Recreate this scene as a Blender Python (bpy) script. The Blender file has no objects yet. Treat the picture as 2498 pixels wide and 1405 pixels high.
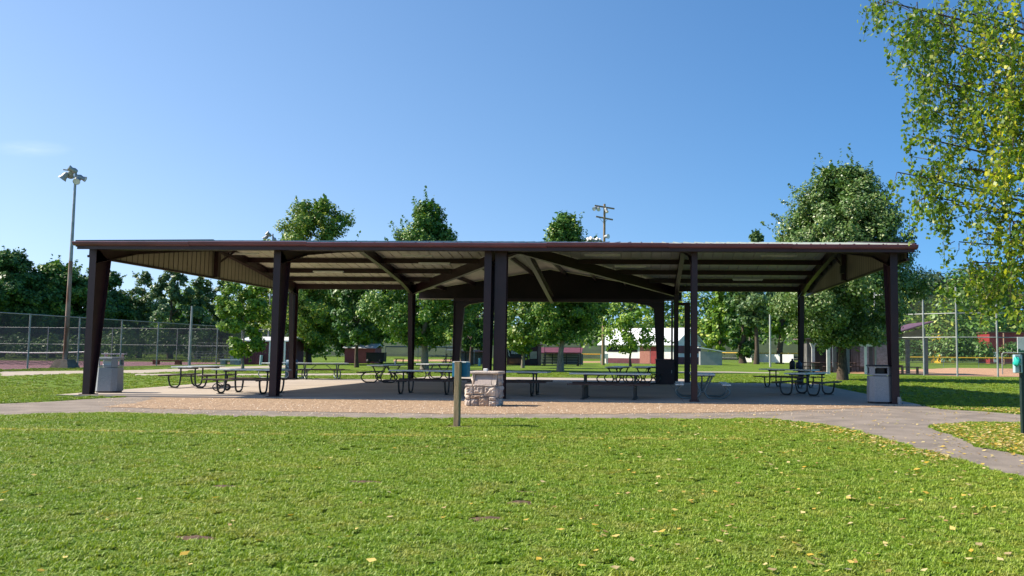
import bpy, bmesh, math, random
import numpy as np
from math import sin, cos, tan, atan, pi, radians, sqrt
from mathutils import Vector, Matrix

random.seed(7)
scene = bpy.context.scene
COL = scene.collection

# ------------------------------------------------------------------ camera
FPX, CXP, CYP, CAMH = 2100., 1480., 702., 1.42
YAW = atan(95/FPX); ROLL = radians(0.53)
HY = 858+(CXP-1249)*tan(ROLL)
PITCH = atan((HY-CYP)*cos(ROLL)/FPX)
_F = Vector((-sin(YAW)*cos(PITCH), cos(YAW)*cos(PITCH), sin(PITCH)))
_R0 = Vector((cos(YAW), sin(YAW), 0)); _U0 = _R0.cross(_F)
_R = _R0*cos(ROLL)+_U0*sin(ROLL); _U = _U0*cos(ROLL)-_R0*sin(ROLL)
def _ray(px, py): return _F+_R*((px-CXP)/FPX)-_U*((py-CYP)/FPX)
def at(px, py, z=0.):            # point on the ground plane seen at that pixel of the photo
    v = _ray(px, py); t = (z-CAMH)/v.z
    return Vector((v.x*t, v.y*t, z))
def atY(px, py, Y):              # point seen at that pixel at distance Y
    v = _ray(px, py); t = Y/v.y
    return Vector((v.x*t, Y, CAMH+v.z*t))
cam = bpy.data.cameras.new('camera'); camo = bpy.data.objects.new('camera', cam); COL.objects.link(camo)
cam.sensor_width = 36; cam.lens = FPX/2498*36; cam.shift_x = -(CXP-1249)/2498; cam.shift_y = 0
cam.clip_start = .1; cam.clip_end = 3000
m = Matrix((( _R.x,_U.x,-_F.x,0),(_R.y,_U.y,-_F.y,0),(_R.z,_U.z,-_F.z,CAMH),(0,0,0,1)))
camo.matrix_world = m
scene.camera = camo

# ------------------------------------------------------------------ light
SUN_EL, SUN_AZ = radians(41.5), radians(2.5)
S = Vector((-cos(SUN_AZ)*cos(SUN_EL), -sin(SUN_AZ)*cos(SUN_EL), sin(SUN_EL)))
sl = bpy.data.lights.new('sun', 'SUN'); sl.energy = 5.0; sl.angle = radians(.53); sl.color = (1, .90, .77)
so = bpy.data.objects.new('sun', sl); COL.objects.link(so)
so.rotation_euler = (-S).to_track_quat('-Z', 'Y').to_euler(); so.location = (-40, -10, 40)
w = bpy.data.worlds.new('World'); scene.world = w; w.use_nodes = True
nt = w.node_tree; bg = nt.nodes['Background']
sky = nt.nodes.new('ShaderNodeTexSky'); sky.sky_type = 'NISHITA'; sky.sun_disc = False
sky.sun_elevation = SUN_EL; sky.sun_rotation = radians(270-2.5); sky.altitude = 150
sky.air_density = 1.0; sky.dust_density = .25; sky.ozone_density = 2.0
hs = nt.nodes.new('ShaderNodeHueSaturation'); hs.inputs['Saturation'].default_value = 1.2
tcw = nt.nodes.new('ShaderNodeTexCoord'); vm = nt.nodes.new('ShaderNodeVectorMath'); vm.operation = 'MULTIPLY_ADD'
vm.inputs[1].default_value = (1, 1, .85); vm.inputs[2].default_value = (0, 0, .13)
nt.links.new(tcw.outputs['Generated'], vm.inputs[0]); nt.links.new(vm.outputs[0], sky.inputs[0])
tn = nt.nodes.new('ShaderNodeMix'); tn.data_type = 'RGBA'; tn.blend_type = 'MULTIPLY'; tn.inputs['Factor'].default_value = 1; tn.inputs['B'].default_value = (1.24, 1.285, 1.34, 1)
nt.links.new(sky.outputs[0], hs.inputs['Color']); nt.links.new(hs.outputs[0], tn.inputs['A']); # one faint streak of cloud low on the left
wd = _ray(78, 362).normalized(); wr = Vector((wd.y, -wd.x, 0)).normalized(); wu = wr.cross(wd)
def wdot(v, sc):
    k = nt.nodes.new('ShaderNodeVectorMath'); k.operation = 'DOT_PRODUCT'; k.inputs[1].default_value = v; nt.links.new(tcw.outputs['Generated'], k.inputs[0])
    q = nt.nodes.new('ShaderNodeMath'); q.operation = 'MULTIPLY'; q.inputs[1].default_value = sc; nt.links.new(k.outputs['Value'], q.inputs[0]); return q.outputs[0]
wc = nt.nodes.new('ShaderNodeCombineXYZ'); nt.links.new(wdot(wr+wu*.12, 1/.030), wc.inputs[0]); nt.links.new(wdot(wu-wr*.12, 1/.0075), wc.inputs[1])
wl = nt.nodes.new('ShaderNodeVectorMath'); wl.operation = 'LENGTH'; nt.links.new(wc.outputs[0], wl.inputs[0])
wm = nt.nodes.new('ShaderNodeMapRange'); wm.inputs[1].default_value = 1.2; wm.inputs[2].default_value = 0; wm.inputs[3].default_value = 0; wm.inputs[4].default_value = .2; nt.links.new(wl.outputs['Value'], wm.inputs[0])
wn = nt.nodes.new('ShaderNodeTexNoise'); wn.inputs['Scale'].default_value = 1.6; wn.inputs['Detail'].default_value = 5; nt.links.new(wc.outputs[0], wn.inputs['Vector'])
wk = nt.nodes.new('ShaderNodeMath'); wk.operation = 'MULTIPLY'; nt.links.new(wm.outputs[0], wk.inputs[0]); nt.links.new(wn.outputs['Fac'], wk.inputs[1])
wx = nt.nodes.new('ShaderNodeMix'); wx.data_type = 'RGBA'; nt.links.new(wk.outputs[0], wx.inputs['Factor']); 
gr = nt.nodes.new('ShaderNodeVectorMath'); gr.operation = 'DOT_PRODUCT'; gr.inputs[1].default_value = (-1, 0, 0); nt.links.new(tcw.outputs['Generated'], gr.inputs[0])
gm = nt.nodes.new('ShaderNodeMapRange'); gm.inputs[1].default_value = -.4; gm.inputs[2].default_value = .6; nt.links.new(gr.outputs['Value'], gm.inputs[0])
gc = nt.nodes.new('ShaderNodeValToRGB'); ge = gc.color_ramp.elements; ge.new(.5)
for q, (p_, c_) in enumerate(((0., (.50, .70, .765)), (.5, (.93, .85, .79)), (1., (1.30, .95, .79)))): ge[q].position = p_; ge[q].color = (*c_, 1)
nt.links.new(gm.outputs[0], gc.inputs[0])
gx2 = nt.nodes.new('ShaderNodeMix'); gx2.data_type = 'RGBA'; gx2.blend_type = 'MULTIPLY'; gx2.inputs['Factor'].default_value = 1
nt.links.new(tn.outputs['Result'], gx2.inputs['A']); nt.links.new(gc.outputs[0], gx2.inputs['B']); nt.links.new(gx2.outputs['Result'], wx.inputs['A']); wx.inputs['B'].default_value = (8.2, 8.4, 8.6, 1)
nt.links.new(wx.outputs['Result'], bg.inputs[0]); bg.inputs[1].default_value = .108
scene.view_settings.view_transform = 'Standard'; scene.view_settings.look = 'None'
scene.view_settings.exposure = .8; scene.view_settings.gamma = 1
scene.cycles.max_bounces = 8; scene.cycles.transparent_max_bounces = 24
scene.cycles.use_denoising = True

# ------------------------------------------------------------------ materials
def mat(name, col, col2=None, scale=4., rough=.7, metal=0., bump=0., bscale=None, spec=.4, detail=4., stretch=(1,1,1), lo=.35, hi=.65):
    m = bpy.data.materials.new(name); m.use_nodes = True
    n = m.node_tree.nodes; l = m.node_tree.links; b = n['Principled BSDF']
    b.inputs['Roughness'].default_value = rough; b.inputs['Metallic'].default_value = metal
    b.inputs['Specular IOR Level'].default_value = spec
    tc = n.new('ShaderNodeTexCoord'); mp = n.new('ShaderNodeMapping'); mp.inputs['Scale'].default_value = stretch
    l.new(tc.outputs['Object'], mp.inputs[0])
    if col2 is None: col2 = tuple(c*.72 for c in col)
    no = n.new('ShaderNodeTexNoise'); no.inputs['Scale'].default_value = scale; no.inputs['Detail'].default_value = detail
    l.new(mp.outputs[0], no.inputs['Vector'])
    r = n.new('ShaderNodeValToRGB'); r.color_ramp.elements[0].position = lo; r.color_ramp.elements[1].position = hi
    r.color_ramp.elements[0].color = (*col2, 1); r.color_ramp.elements[1].color = (*col, 1)
    l.new(no.outputs['Fac'], r.inputs[0]); l.new(r.outputs[0], b.inputs['Base Color'])
    if bump:
        n2 = n.new('ShaderNodeTexNoise'); n2.inputs['Scale'].default_value = bscale or scale*4; n2.inputs['Detail'].default_value = 6
        l.new(mp.outputs[0], n2.inputs['Vector'])
        bp = n.new('ShaderNodeBump'); bp.inputs['Strength'].default_value = bump; bp.inputs['Distance'].default_value = .02
        l.new(n2.outputs['Fac'], bp.inputs['Height']); l.new(bp.outputs[0], b.inputs['Normal'])
    return m

def leafmat(name, cols, trans=.35, rough=.45):
    """cols: list of (position, rgb) over the per-leaf random attribute"""
    m = bpy.data.materials.new(name); m.use_nodes = True
    n = m.node_tree.nodes; l = m.node_tree.links; b = n['Principled BSDF']; out = n['Material Output']
    a = n.new('ShaderNodeAttribute'); a.attribute_name = 'rnd'
    r = n.new('ShaderNodeValToRGB')
    e = r.color_ramp.elements
    while len(e) < len(cols): e.new(.5)
    for i, (p, c) in enumerate(cols): e[i].position = p; e[i].color = (*c, 1)
    l.new(a.outputs['Fac'], r.inputs[0]); l.new(r.outputs[0], b.inputs['Base Color'])
    b.inputs['Roughness'].default_value = rough; b.inputs['Specular IOR Level'].default_value = .35
    t = n.new('ShaderNodeBsdfTranslucent')
    mx = n.new('ShaderNodeMix'); mx.data_type = 'RGBA'; mx.blend_type = 'MULTIPLY'; mx.inputs['Factor'].default_value = 1
    l.new(r.outputs[0], mx.inputs['A']); mx.inputs['B'].default_value = (1.5, 1.6, .6, 1)
    l.new(mx.outputs['Result'], t.inputs[0])
    ms = n.new('ShaderNodeMixShader'); ms.inputs[0].default_value = trans
    l.new(b.outputs[0], ms.inputs[1]); l.new(t.outputs[0], ms.inputs[2]); l.new(ms.outputs[0], out.inputs[0])
    return m

def wiremat(name, col, period=.06, width=.2):
    m = bpy.data.materials.new(name); m.use_nodes = True
    n = m.node_tree.nodes; l = m.node_tree.links; b = n['Principled BSDF']; out = n['Material Output']
    b.inputs['Base Color'].default_value = (*col, 1); b.inputs['Metallic'].default_value = .3; b.inputs['Roughness'].default_value = .5
    tc = n.new('ShaderNodeTexCoord'); sp = n.new('ShaderNodeSeparateXYZ'); l.new(tc.outputs['Object'], sp.inputs[0])
    def M(op, a, bb=None):
        k = n.new('ShaderNodeMath'); k.operation = op
        for i, v in enumerate((a, bb)):
            if v is None: continue
            if isinstance(v, (int, float)): k.inputs[i].default_value = v
            else: l.new(v, k.inputs[i])
        return k.outputs[0]
    u = M('ADD', sp.outputs[0], sp.outputs[1])
    fs = []
    for op in ('ADD', 'SUBTRACT'):
        q = M('DIVIDE', M(op, u, sp.outputs[2]), period)
        fs.append(M('LESS_THAN', M('FRACT', q), width))
    f = M('MAXIMUM', fs[0], fs[1])
    t = n.new('ShaderNodeBsdfTransparent'); ms = n.new('ShaderNodeMixShader')
    l.new(f, ms.inputs[0]); l.new(t.outputs[0], ms.inputs[1]); l.new(b.outputs[0], ms.inputs[2]); l.new(ms.outputs[0], out.inputs[0])
    return m

MAROON = mat('maroon_steel', (.034, .0125, .016), (.024, .009, .012), 2.2, .42, bump=.05)
GUTTER = mat('gutter_paint', (.17, .065, .09), (.13, .048, .068), 1.3, .35, bump=.08, bscale=3)
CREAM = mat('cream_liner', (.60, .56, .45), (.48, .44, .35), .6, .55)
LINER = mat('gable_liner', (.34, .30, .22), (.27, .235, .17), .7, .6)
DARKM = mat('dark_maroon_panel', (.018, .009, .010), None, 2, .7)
ROOFTOP = mat('roof_metal', (.26, .30, .25), (.19, .22, .19), .8, .5)
CONC = mat('concrete', (.45, .39, .315), (.36, .305, .25), .55, .85, bump=.15, bscale=60, detail=8)
ASPH = mat('asphalt', (.28, .235, .19), (.19, .16, .13), 1.4, .95, bump=.6, bscale=90, detail=10)
def joints(m, dx, dy, x0, y0, wd):
    n = m.node_tree.nodes; l = m.node_tree.links; b = n['Principled BSDF']; src = b.inputs['Base Color'].links[0].from_socket
    tc = n.new('ShaderNodeTexCoord'); sp = n.new('ShaderNodeSeparateXYZ'); l.new(tc.outputs['Object'], sp.inputs[0]); fs = []
    def M(op, a, v):
        k = n.new('ShaderNodeMath'); k.operation = op; l.new(a, k.inputs[0])
        if isinstance(v, float): k.inputs[1].default_value = v
        else: l.new(v, k.inputs[1])
        return k.outputs[0]
    for i, d, o in ((0, dx, x0), (1, dy, y0)): fs.append(M('LESS_THAN', M('FRACT', M('DIVIDE', M('SUBTRACT', sp.outputs[i], o), d), 0.), wd/d))
    f = M('MULTIPLY', M('MAXIMUM', fs[0], fs[1]), .62)
    no = n.new('ShaderNodeTexNoise'); no.inputs['Scale'].default_value = 1.1; no.inputs['Detail'].default_value = 7; l.new(tc.outputs['Object'], no.inputs['Vector'])
    r = n.new('ShaderNodeValToRGB'); r.color_ramp.elements[0].position = .55; r.color_ramp.elements[1].position = .75; r.color_ramp.elements[1].color = (.3, .3, .3, 1); r.color_ramp.elements[0].color = (0, 0, 0, 1)
    l.new(no.outputs['Fac'], r.inputs[0]); f = M('MAXIMUM', f, r.outputs[0])
    x = n.new('ShaderNodeMix'); x.data_type = 'RGBA'; l.new(f, x.inputs['Factor']); l.new(src, x.inputs['A']); x.inputs['B'].default_value = (.12, .10, .09, 1); l.new(x.outputs['Result'], b.inputs['Base Color'])
joints(CONC, 5.9, 5.25, -16.6, 25.0, .025)
GRAV = mat('gravel', (.45, .31, .19), (.22, .15, .095), 6, .95, bump=1, bscale=45, detail=12, lo=.3, hi=.7)
SANDPATH = mat('tan_path', (.42, .36, .29), (.34, .29, .23), 1.2, .95, bump=.3)
DIRTM = mat('infield_dirt', (.50, .29, .16), (.42, .24, .13), .4, .95, bump=.3)
COURT = mat('court_surface', (.30, .15, .16), (.25, .125, .14), .25, .85)
WHITE = mat('white_paint', (.78, .78, .76), (.70, .70, .68), 2, .5)
ALU = mat('aluminium_plank', (.70, .72, .69), (.58, .60, .58), 3, .38, metal=.35, stretch=(1, 12, 1))
SEATB = mat('brown_plank', (.085, .05, .04), (.055, .034, .03), 4, .55, stretch=(2, 14, 1))
PIPE = mat('black_pipe', (.022, .027, .026), (.016, .02, .02), 6, .4)
GPIPE = mat('galvanised_pipe', (.20, .24, .24), (.14, .17, .17), 6, .4, metal=.4)
GALV = mat('galvanised_post', (.36, .38, .37), (.26, .28, .28), 3, .5, metal=.3)
RUST = mat('rusty_steel', (.30, .24, .20), (.16, .075, .04), 1.1, .7, bump=.2, stretch=(3, 3, .5), lo=.42, hi=.6)
CANM = mat('grey_aggregate', (.31, .335, .36), (.22, .24, .26), 60, .8, bump=.4, bscale=90)
BLACK = mat('black_plastic', (.018, .018, .02), (.012, .012, .014), 5, .5)
STONE = mat('limestone', (.66, .56, .46), (.34, .28, .24), 5, .9, bump=1.0, bscale=14)
STONE2 = mat('brown_stone', (.50, .38, .28), (.28, .20, .15), 6, .9, bump=1.0, bscale=14)
MORTAR = mat('mortar', (.20, .17, .15), None, 8, .95)
WOOD = mat('weathered_wood', (.33, .245, .145), (.19, .14, .08), 6, .9, bump=.5, stretch=(5, 5, .4))
TEALBOX = mat('teal_paint', (.012, .17, .31), (.01, .13, .25), 5, .5)
BLUE = mat('blue_barrel', (.03, .09, .15), None, 5, .5)
BARK = mat('bark', (.115, .085, .06), (.05, .038, .028), 5, .95, bump=.8, stretch=(4, 4, .8))
BARKP = mat('pale_bark', (.30, .26, .20), (.16, .14, .11), 5, .9, bump=.5, stretch=(4, 4, 1))
MESH = wiremat('chain_link', (.045, .054, .066), .07, .27)
MESHL = wiremat('light_chain_link', (.16, .17, .16), .09, .05)
REDW = mat('red_siding', (.30, .035, .04), (.22, .028, .03), 2, .6)
MARW = mat('maroon_siding', (.15, .04, .055), (.11, .03, .04), 2, .6)
GREYW = mat('grey_siding', (.30, .32, .33), (.24, .26, .27), 2, .7)
DARKIN = mat('dark_opening', (.02, .018, .018), None, 3, .7)
WROOF = mat('white_roof', (.80, .81, .80), (.70, .72, .72), .6, .4, metal=.1)
YEL = mat('yellow_cap', (.68, .42, .03), (.60, .36, .02), 3, .5)
RUSTB = mat('rust_brown', (.22, .085, .045), (.15, .06, .035), 3, .8)
LAMPW = mat('lamp_glass', (.75, .76, .74), (.62, .64, .63), 4, .25)
TARP = mat('banner_black', (.02, .02, .024), None, 3, .6)
SIGNW = mat('sign_white', (.80, .82, .80), None, 3, .4)
SIGNG = mat('sign_green', (.05, .18, .10), None, 3, .5)
DGREEN = mat('dark_green_post', (.015, .035, .032), (.01, .025, .024), 3, .4)
TURQ = mat('turquoise_bag', (.02, .52, .42), None, 5, .5)
LBLUE = mat('pale_blue_plastic', (.38, .52, .56), (.30, .44, .48), 4, .35)
REDC = mat('red_plastic', (.45, .07, .05), None, 4, .5)
TUBE = mat('lamp_cover', (.80, .78, .70), None, 4, .5)
PINK = mat('brick', (.42, .20, .16), (.34, .13, .10), 9, .9)

# ------------------------------------------------------------------ mesh builder
class MB:
    def __init__(s): s.v = []; s.f = []; s.sm = []
    def add(s, vs, fs, smooth=False):
        o = len(s.v); s.v += [tuple(v) for v in vs]
        for f in fs: s.f.append(tuple(i+o for i in f)); s.sm.append(smooth)
        return s
    def box(s, c, d, rz=0., taper=1.):
        x, y, z = d[0]/2, d[1]/2, d[2]/2; ca, sa = cos(rz), sin(rz); vs = []
        for k in (-1, 1):
            t = taper if k > 0 else 1.
            for i, j in ((-1,-1),(1,-1),(1,1),(-1,1)):
                a, b = i*x*t, j*y*t
                vs.append((c[0]+a*ca-b*sa, c[1]+a*sa+b*ca, c[2]+k*z))
        return s.add(vs, [(3,2,1,0),(4,5,6,7),(0,1,5,4),(1,2,6,5),(2,3,7,6),(3,0,4,7)])
    def beam(s, p, q, w, h, up=(0,0,1)):
        p, q = Vector(p), Vector(q); d = (q-p).normalized(); u = Vector(up)
        r = d.cross(u)
        if r.length < 1e-4: r = d.cross(Vector((0,1,0)))
        r.normalize(); u = r.cross(d).normalized(); vs = []
        for e in (p, q):
            for i, j in ((-1,-1),(1,-1),(1,1),(-1,1)): vs.append(e+r*(i*w/2)+u*(j*h/2))
        return s.add(vs, [(3,2,1,0),(4,5,6,7),(0,1,5,4),(1,2,6,5),(2,3,7,6),(3,0,4,7)])
    def tube(s, pts, r, seg=8, caps=True):
        pts = [Vector(p) for p in pts]; n = len(pts)
        rs = r if isinstance(r, (list, tuple)) else [r]*n
        vs = []; fs = []; prev = None
        for i, p in enumerate(pts):
            d = (pts[min(i+1, n-1)]-pts[max(i-1, 0)]).normalized()
            if prev is None:
                a = d.cross(Vector((0,0,1)))
                if a.length < .05: a = d.cross(Vector((1,0,0)))
            else: a = prev-d*prev.dot(d)
            a.normalize(); prev = a; b = d.cross(a)
            for k in range(seg):
                t = 2*pi*k/seg; vs.append(p+(a*cos(t)+b*sin(t))*rs[i])
        for i in range(n-1):
            for k in range(seg):
                k2 = (k+1) % seg; fs.append((i*seg+k, i*seg+k2, (i+1)*seg+k2, (i+1)*seg+k))
        s.add(vs, fs, True)
        if caps:
            s.add(vs[:seg], [tuple(range(seg))[::-1]]); s.add(vs[-seg:], [tuple(range(seg))])
        return s
    def lathe(s, prof, c=(0,0,0), seg=24, axis='Z'):
        vs = []; fs = []; n = len(prof)
        for r, z in prof:
            for k in range(seg):
                t = 2*pi*k/seg; a, b = r*cos(t), r*sin(t)
                vs.append((c[0]+a, c[1]+b, c[2]+z) if axis == 'Z' else (c[0]+a, c[1]+z, c[2]+b) if axis == 'Y' else (c[0]+z, c[1]+a, c[2]+b))
        for i in range(n-1):
            for k in range(seg):
                k2 = (k+1) % seg; fs.append((i*seg+k, i*seg+k2, (i+1)*seg+k2, (i+1)*seg+k))
        return s.add(vs, fs, True)
    def prism(s, poly, a, b, plane='XZ'):
        """extrude a polygon: plane XZ along Y a..b, YZ along X a..b, XY along Z a..b"""
        n = len(poly); mk = {'XZ': lambda p, t: (p[0], t, p[1]), 'YZ': lambda p, t: (t, p[0], p[1]), 'XY': lambda p, t: (p[0], p[1], t)}[plane]
        vs = [mk(p, a) for p in poly]+[mk(p, b) for p in poly]
        fs = [tuple(range(n))[::-1], tuple(range(n, 2*n))]+[(i, (i+1) % n, n+(i+1) % n, n+i) for i in range(n)]
        return s.add(vs, fs)
    def build(s, name, material, parent=None, bevel=0., fixn=True):
        me = bpy.data.meshes.new(name); me.from_pydata(s.v, [], s.f); me.update()
        if fixn:
            bm = bmesh.new(); bm.from_mesh(me); bmesh.ops.recalc_face_normals(bm, faces=bm.faces); bm.to_mesh(me); bm.free()
        me.polygons.foreach_set('use_smooth', s.sm)
        me.materials.append(material)
        o = bpy.data.objects.new(name, me); COL.objects.link(o)
        if parent: o.parent = parent
        if bevel:
            b = o.modifiers.new('bevel', 'BEVEL'); b.width = bevel; b.segments = 2; b.limit_method = 'ANGLE'
        return o

def npmesh(name, V, Fq, material, parent=None, rnd=None):
    me = bpy.data.meshes.new(name); V = np.asarray(V, np.float32); Fq = np.asarray(Fq, np.int32); k = Fq.shape[1]
    me.vertices.add(len(V)); me.vertices.foreach_set('co', V.ravel())
    me.loops.add(Fq.size); me.loops.foreach_set('vertex_index', Fq.ravel())
    me.polygons.add(len(Fq)); me.polygons.foreach_set('loop_start', np.arange(0, Fq.size, k, dtype=np.int32))
    me.update(calc_edges=True)
    if rnd is not None:
        a = me.attributes.new('rnd', 'FLOAT', 'FACE'); a.data.foreach_set('value', np.asarray(rnd, np.float32))
    me.materials.append(material)
    o = bpy.data.objects.new(name, me); COL.objects.link(o)
    if parent: o.parent = parent
    return o

def tag(o, label=None, cat=None, group=None, kind=None):
    if label: o['label'] = label
    if cat: o['category'] = cat
    if group: o['group'] = group
    if kind: o['kind'] = kind
    return o
def empty(name, loc, rz, label, cat, group=None):
    o = bpy.data.objects.new(name, None); COL.objects.link(o); o.location = loc; o.rotation_euler.z = rz
    o.empty_display_size = .2
    return tag(o, label, cat, group)
def copy_tree(o, parent=None):
    c = o.copy(); COL.objects.link(c)
    if parent: c.parent = parent
    for ch in [x for x in COL.objects if x.parent == o]: copy_tree(ch, c)
    return c

# ------------------------------------------------------------------ ground sheets
def sheet(name, poly, z, material, kind='structure', label=None, wob=0., step=.35, thick=0.):
    """flat polygon with a slightly irregular edge"""
    rng = random.Random(len(name)*7+len(poly)); pts = []
    n = len(poly)
    for i in range(n):
        a, b = Vector(poly[i][:2]), Vector(poly[(i+1) % n][:2]); L = (b-a).length
        k = max(1, int(L/step)) if wob else 1
        nn = Vector((-(b-a).y, (b-a).x))/max(L, 1e-6)
        for j in range(k):
            t = j/k; p = a.lerp(b, t)
            if wob: p = p+nn*wob*(.6*sin(i*3.1+j*.9)+.4*sin(j*2.3+i)+rng.uniform(-.6, .6))
            pts.append((p.x, p.y))
    bm = bmesh.new(); f = bm.faces.new([bm.verts.new((x, y, z)) for x, y in pts])
    if f.normal.z < 0: f.normal_flip()
    if thick:
        r = bmesh.ops.extrude_face_region(bm, geom=[f]); bmesh.ops.translate(bm, verts=[v for v in r['geom'] if isinstance(v, bmesh.types.BMVert)], vec=(0,0,-thick))
        bmesh.ops.recalc_face_normals(bm, faces=bm.faces)
    bmesh.ops.triangulate(bm, faces=bm.faces)
    me = bpy.data.meshes.new(name); bm.to_mesh(me); bm.free(); me.materials.append(material)
    o = bpy.data.objects.new(name, me); COL.objects.link(o); tag(o, label, None, None, kind)
    return o, pts

def grass_nodes(m, tintattr=False):
    n = m.node_tree.nodes; l = m.node_tree.links; b = n['Principled BSDF']
    g = n.new('ShaderNodeNewGeometry')
    def noise(sc, det=4):
        q = n.new('ShaderNodeTexNoise'); q.inputs['Scale'].default_value = sc; q.inputs['Detail'].default_value = det
        l.new(g.outputs['Position'], q.inputs['Vector']); return q.outputs['Fac']
    def ramp(f, *st):
        r = n.new('ShaderNodeValToRGB'); e = r.color_ramp.elements
        while len(e) < len(st): e.new(.5)
        for i, (p, c) in enumerate(st): e[i].position = p; e[i].color = (*c, 1)
        l.new(f, r.inputs[0]); return r.outputs[0]
    def mix(f, a, bb, mode='MIX'):
        x = n.new('ShaderNodeMix'); x.data_type = 'RGBA'; x.blend_type = mode
        if isinstance(f, float): x.inputs['Factor'].default_value = f
        else: l.new(f, x.inputs['Factor'])
        for k, v in (('A', a), ('B', bb)):
            if isinstance(v, tuple): x.inputs[k].default_value = (*v, 1)
            else: l.new(v, x.inputs[k])
        return x.outputs['Result']
    c = ramp(noise(.35, 5), (.3, (.125, .225, .016)), (.5, (.160, .262, .020)), (.72, (.205, .285, .030)))
    c = mix(ramp(noise(.9, 5), (.54, (0,0,0)), (.72, (.55,.55,.55))), c, (.21, .235, .05))
    c = mix(ramp(noise(2.2, 4), (.52, (0,0,0)), (.78, (.75,.75,.75))), c, (.26, .27, .055))
    c = mix(ramp(noise(9., 3), (.55, (0,0,0)), (.8, (.5,.5,.5))), c, (.075, .165, .012))
    return n, l, b, c, mix, ramp, noise

GROUND = bpy.data.materials.new('lawn'); GROUND.use_nodes = True
n_, l_, b_, c_, mix_, ramp_, noise_ = grass_nodes(GROUND)
c_ = mix_(ramp_(noise_(38., 6), (.3, (.1,.1,.1)), (.66, (.7,.7,.7))), c_, (.06, .105, .014))
l_.new(c_, b_.inputs['Base Color']); b_.inputs['Roughness'].default_value = .9; b_.inputs['Specular IOR Level'].default_value = .15
bp_ = n_.new('ShaderNodeBump'); bp_.inputs['Strength'].default_value = .9; bp_.inputs['Distance'].default_value = .05
l_.new(noise_(30., 6), bp_.inputs['Height']); l_.new(bp_.outputs[0], b_.inputs['Normal'])

GRASS = bpy.data.materials.new('grass_blade'); GRASS.use_nodes = True
n_, l_, b_, c_, mix_, ramp_, noise_ = grass_nodes(GRASS)
at_ = n_.new('ShaderNodeAttribute'); at_.attribute_name = 'tint'; at_.attribute_type = 'INSTANCER'
ar_ = n_.new('ShaderNodeAttribute'); ar_.attribute_name = 'rnd'
c_ = mix_(ar_.outputs['Fac'], c_, mix_(1.0, c_, (2.1, 1.8, 1.9), 'MULTIPLY'))
c_ = mix_(at_.outputs['Fac'], c_, (.50, .46, .12))
l_.new(c_, b_.inputs['Base Color']); b_.inputs['Roughness'].default_value = .5; b_.inputs['Specular IOR Level'].default_value = .3
tr_ = n_.new('ShaderNodeBsdfTranslucent'); l_.new(mix_(1.0, c_, (1.5, 1.5, .7), 'MULTIPLY'), tr_.inputs[0])
ms_ = n_.new('ShaderNodeMixShader'); ms_.inputs[0].default_value = .2
l_.new(b_.outputs[0], ms_.inputs[1]); l_.new(tr_.outputs[0], ms_.inputs[2]); l_.new(ms_.outputs[0], n_['Material Output'].inputs[0])

sheet('lawn', [(-900, -60), (900, -60), (900, 1500), (-900, 1500)], 0., GROUND)

def P2(*ps): return [tuple(at(*p)[:2]) for p in ps]
PATH_MAIN = [(-60, 21.6), (-22, 21.3)]+P2((0, 985), (120, 980), (200, 974), (290, 970))+[(-15.2, 24.9), (7.9, 24.9), (7.9, 23.4)]+P2((2400, 1004), (2498, 1012))+[(30, 23.6), (30, 20.6)]+P2((2498, 1031), (2380, 1031), (2262, 1038), (2290, 1052), (2365, 1078), (2378, 1090), (2498, 1112))+[(6.2, 9.5), (4.4, 8.8)]+P2((2498, 1167), (2300, 1113), (2200, 1085), (2120, 1060), (2060, 1046), (2000, 1035), (1860, 1022), (1600, 1023), (1000, 1022), (600, 1017), (250, 1007), (0, 1014))+[(-22, 17.4), (-60, 17.6)]
_, pathpoly = sheet('asphalt_path', PATH_MAIN, .006, ASPH, wob=.05)
_, gravpoly = sheet('gravel_strip', P2((375, 972), (330, 984), (250, 993), (420, 998), (700, 1004), (1100, 1010), (1500, 1010), (1850, 1005), (2060, 997), (2160, 993))+[(6.6, 24.6), (-14.4, 24.6)], .012, GRAV, wob=.09)
SLAB = [(-17.3, 24.72), (7.75, 24.72), (8.1, 41.5), (2.3, 41.5), (2.3, 47.0), (-11.8, 47.0), (-11.8, 41.3), (-18.1, 41.3)]
sheet('concrete_slab', SLAB, .045, CONC, thick=.09)
PATH_B = P2((0, 906), (200, 904), (350, 902), (480, 897), (560, 894), (700, 891), (700, 896), (560, 899), (480, 903), (350, 910), (200, 911), (0, 917))
_, pb = sheet('rear_path', PATH_B, .005, SANDPATH, wob=.08, step=1.)
_, pc = sheet('side_path', P2((330, 912), (700, 911.5), (990, 910.5), (990, 914), (700, 915.5), (330, 915.5)), .009, SANDPATH, wob=.08, step=1.)
_, pd = sheet('far_path', P2((1655, 906), (1780, 906), (1900, 909), (1900, 910.5), (1780, 908.5), (1655, 908.5)), .009, SANDPATH, wob=.05, step=1.)
sheet('tennis_court', [(-41.3, 50), (-41.3, 91), (-100, 91), (-100, 50)], .007, COURT)
sheet('infield', P2((2205, 902), (2330, 897), (2498, 899), (2560, 902), (2560, 920), (2498, 919), (2330, 917), (2205, 913), (2090, 911), (1960, 905), (2100, 901)), .007, DIRTM, wob=.2, step=2)
sheet('ball_field_dirt', P2((1405, 881), (1655, 881), (1655, 884), (1405, 884)), .007, DIRTM)
sheet('far_infield', P2((960, 877), (1200, 876), (1200, 881), (960, 881)), .009, DIRTM)

def inpoly(x, y, poly):
    x = np.asarray(x); y = np.asarray(y); c = np.zeros(x.shape, bool); n = len(poly)
    for i in range(n):
        x1, y1 = poly[i]; x2, y2 = poly[i-1]
        if y1 == y2: continue
        c ^= ((y1 > y) != (y2 > y)) & (x < (x2-x1)*(y-y1)/(y2-y1)+x1)
    return c

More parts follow.
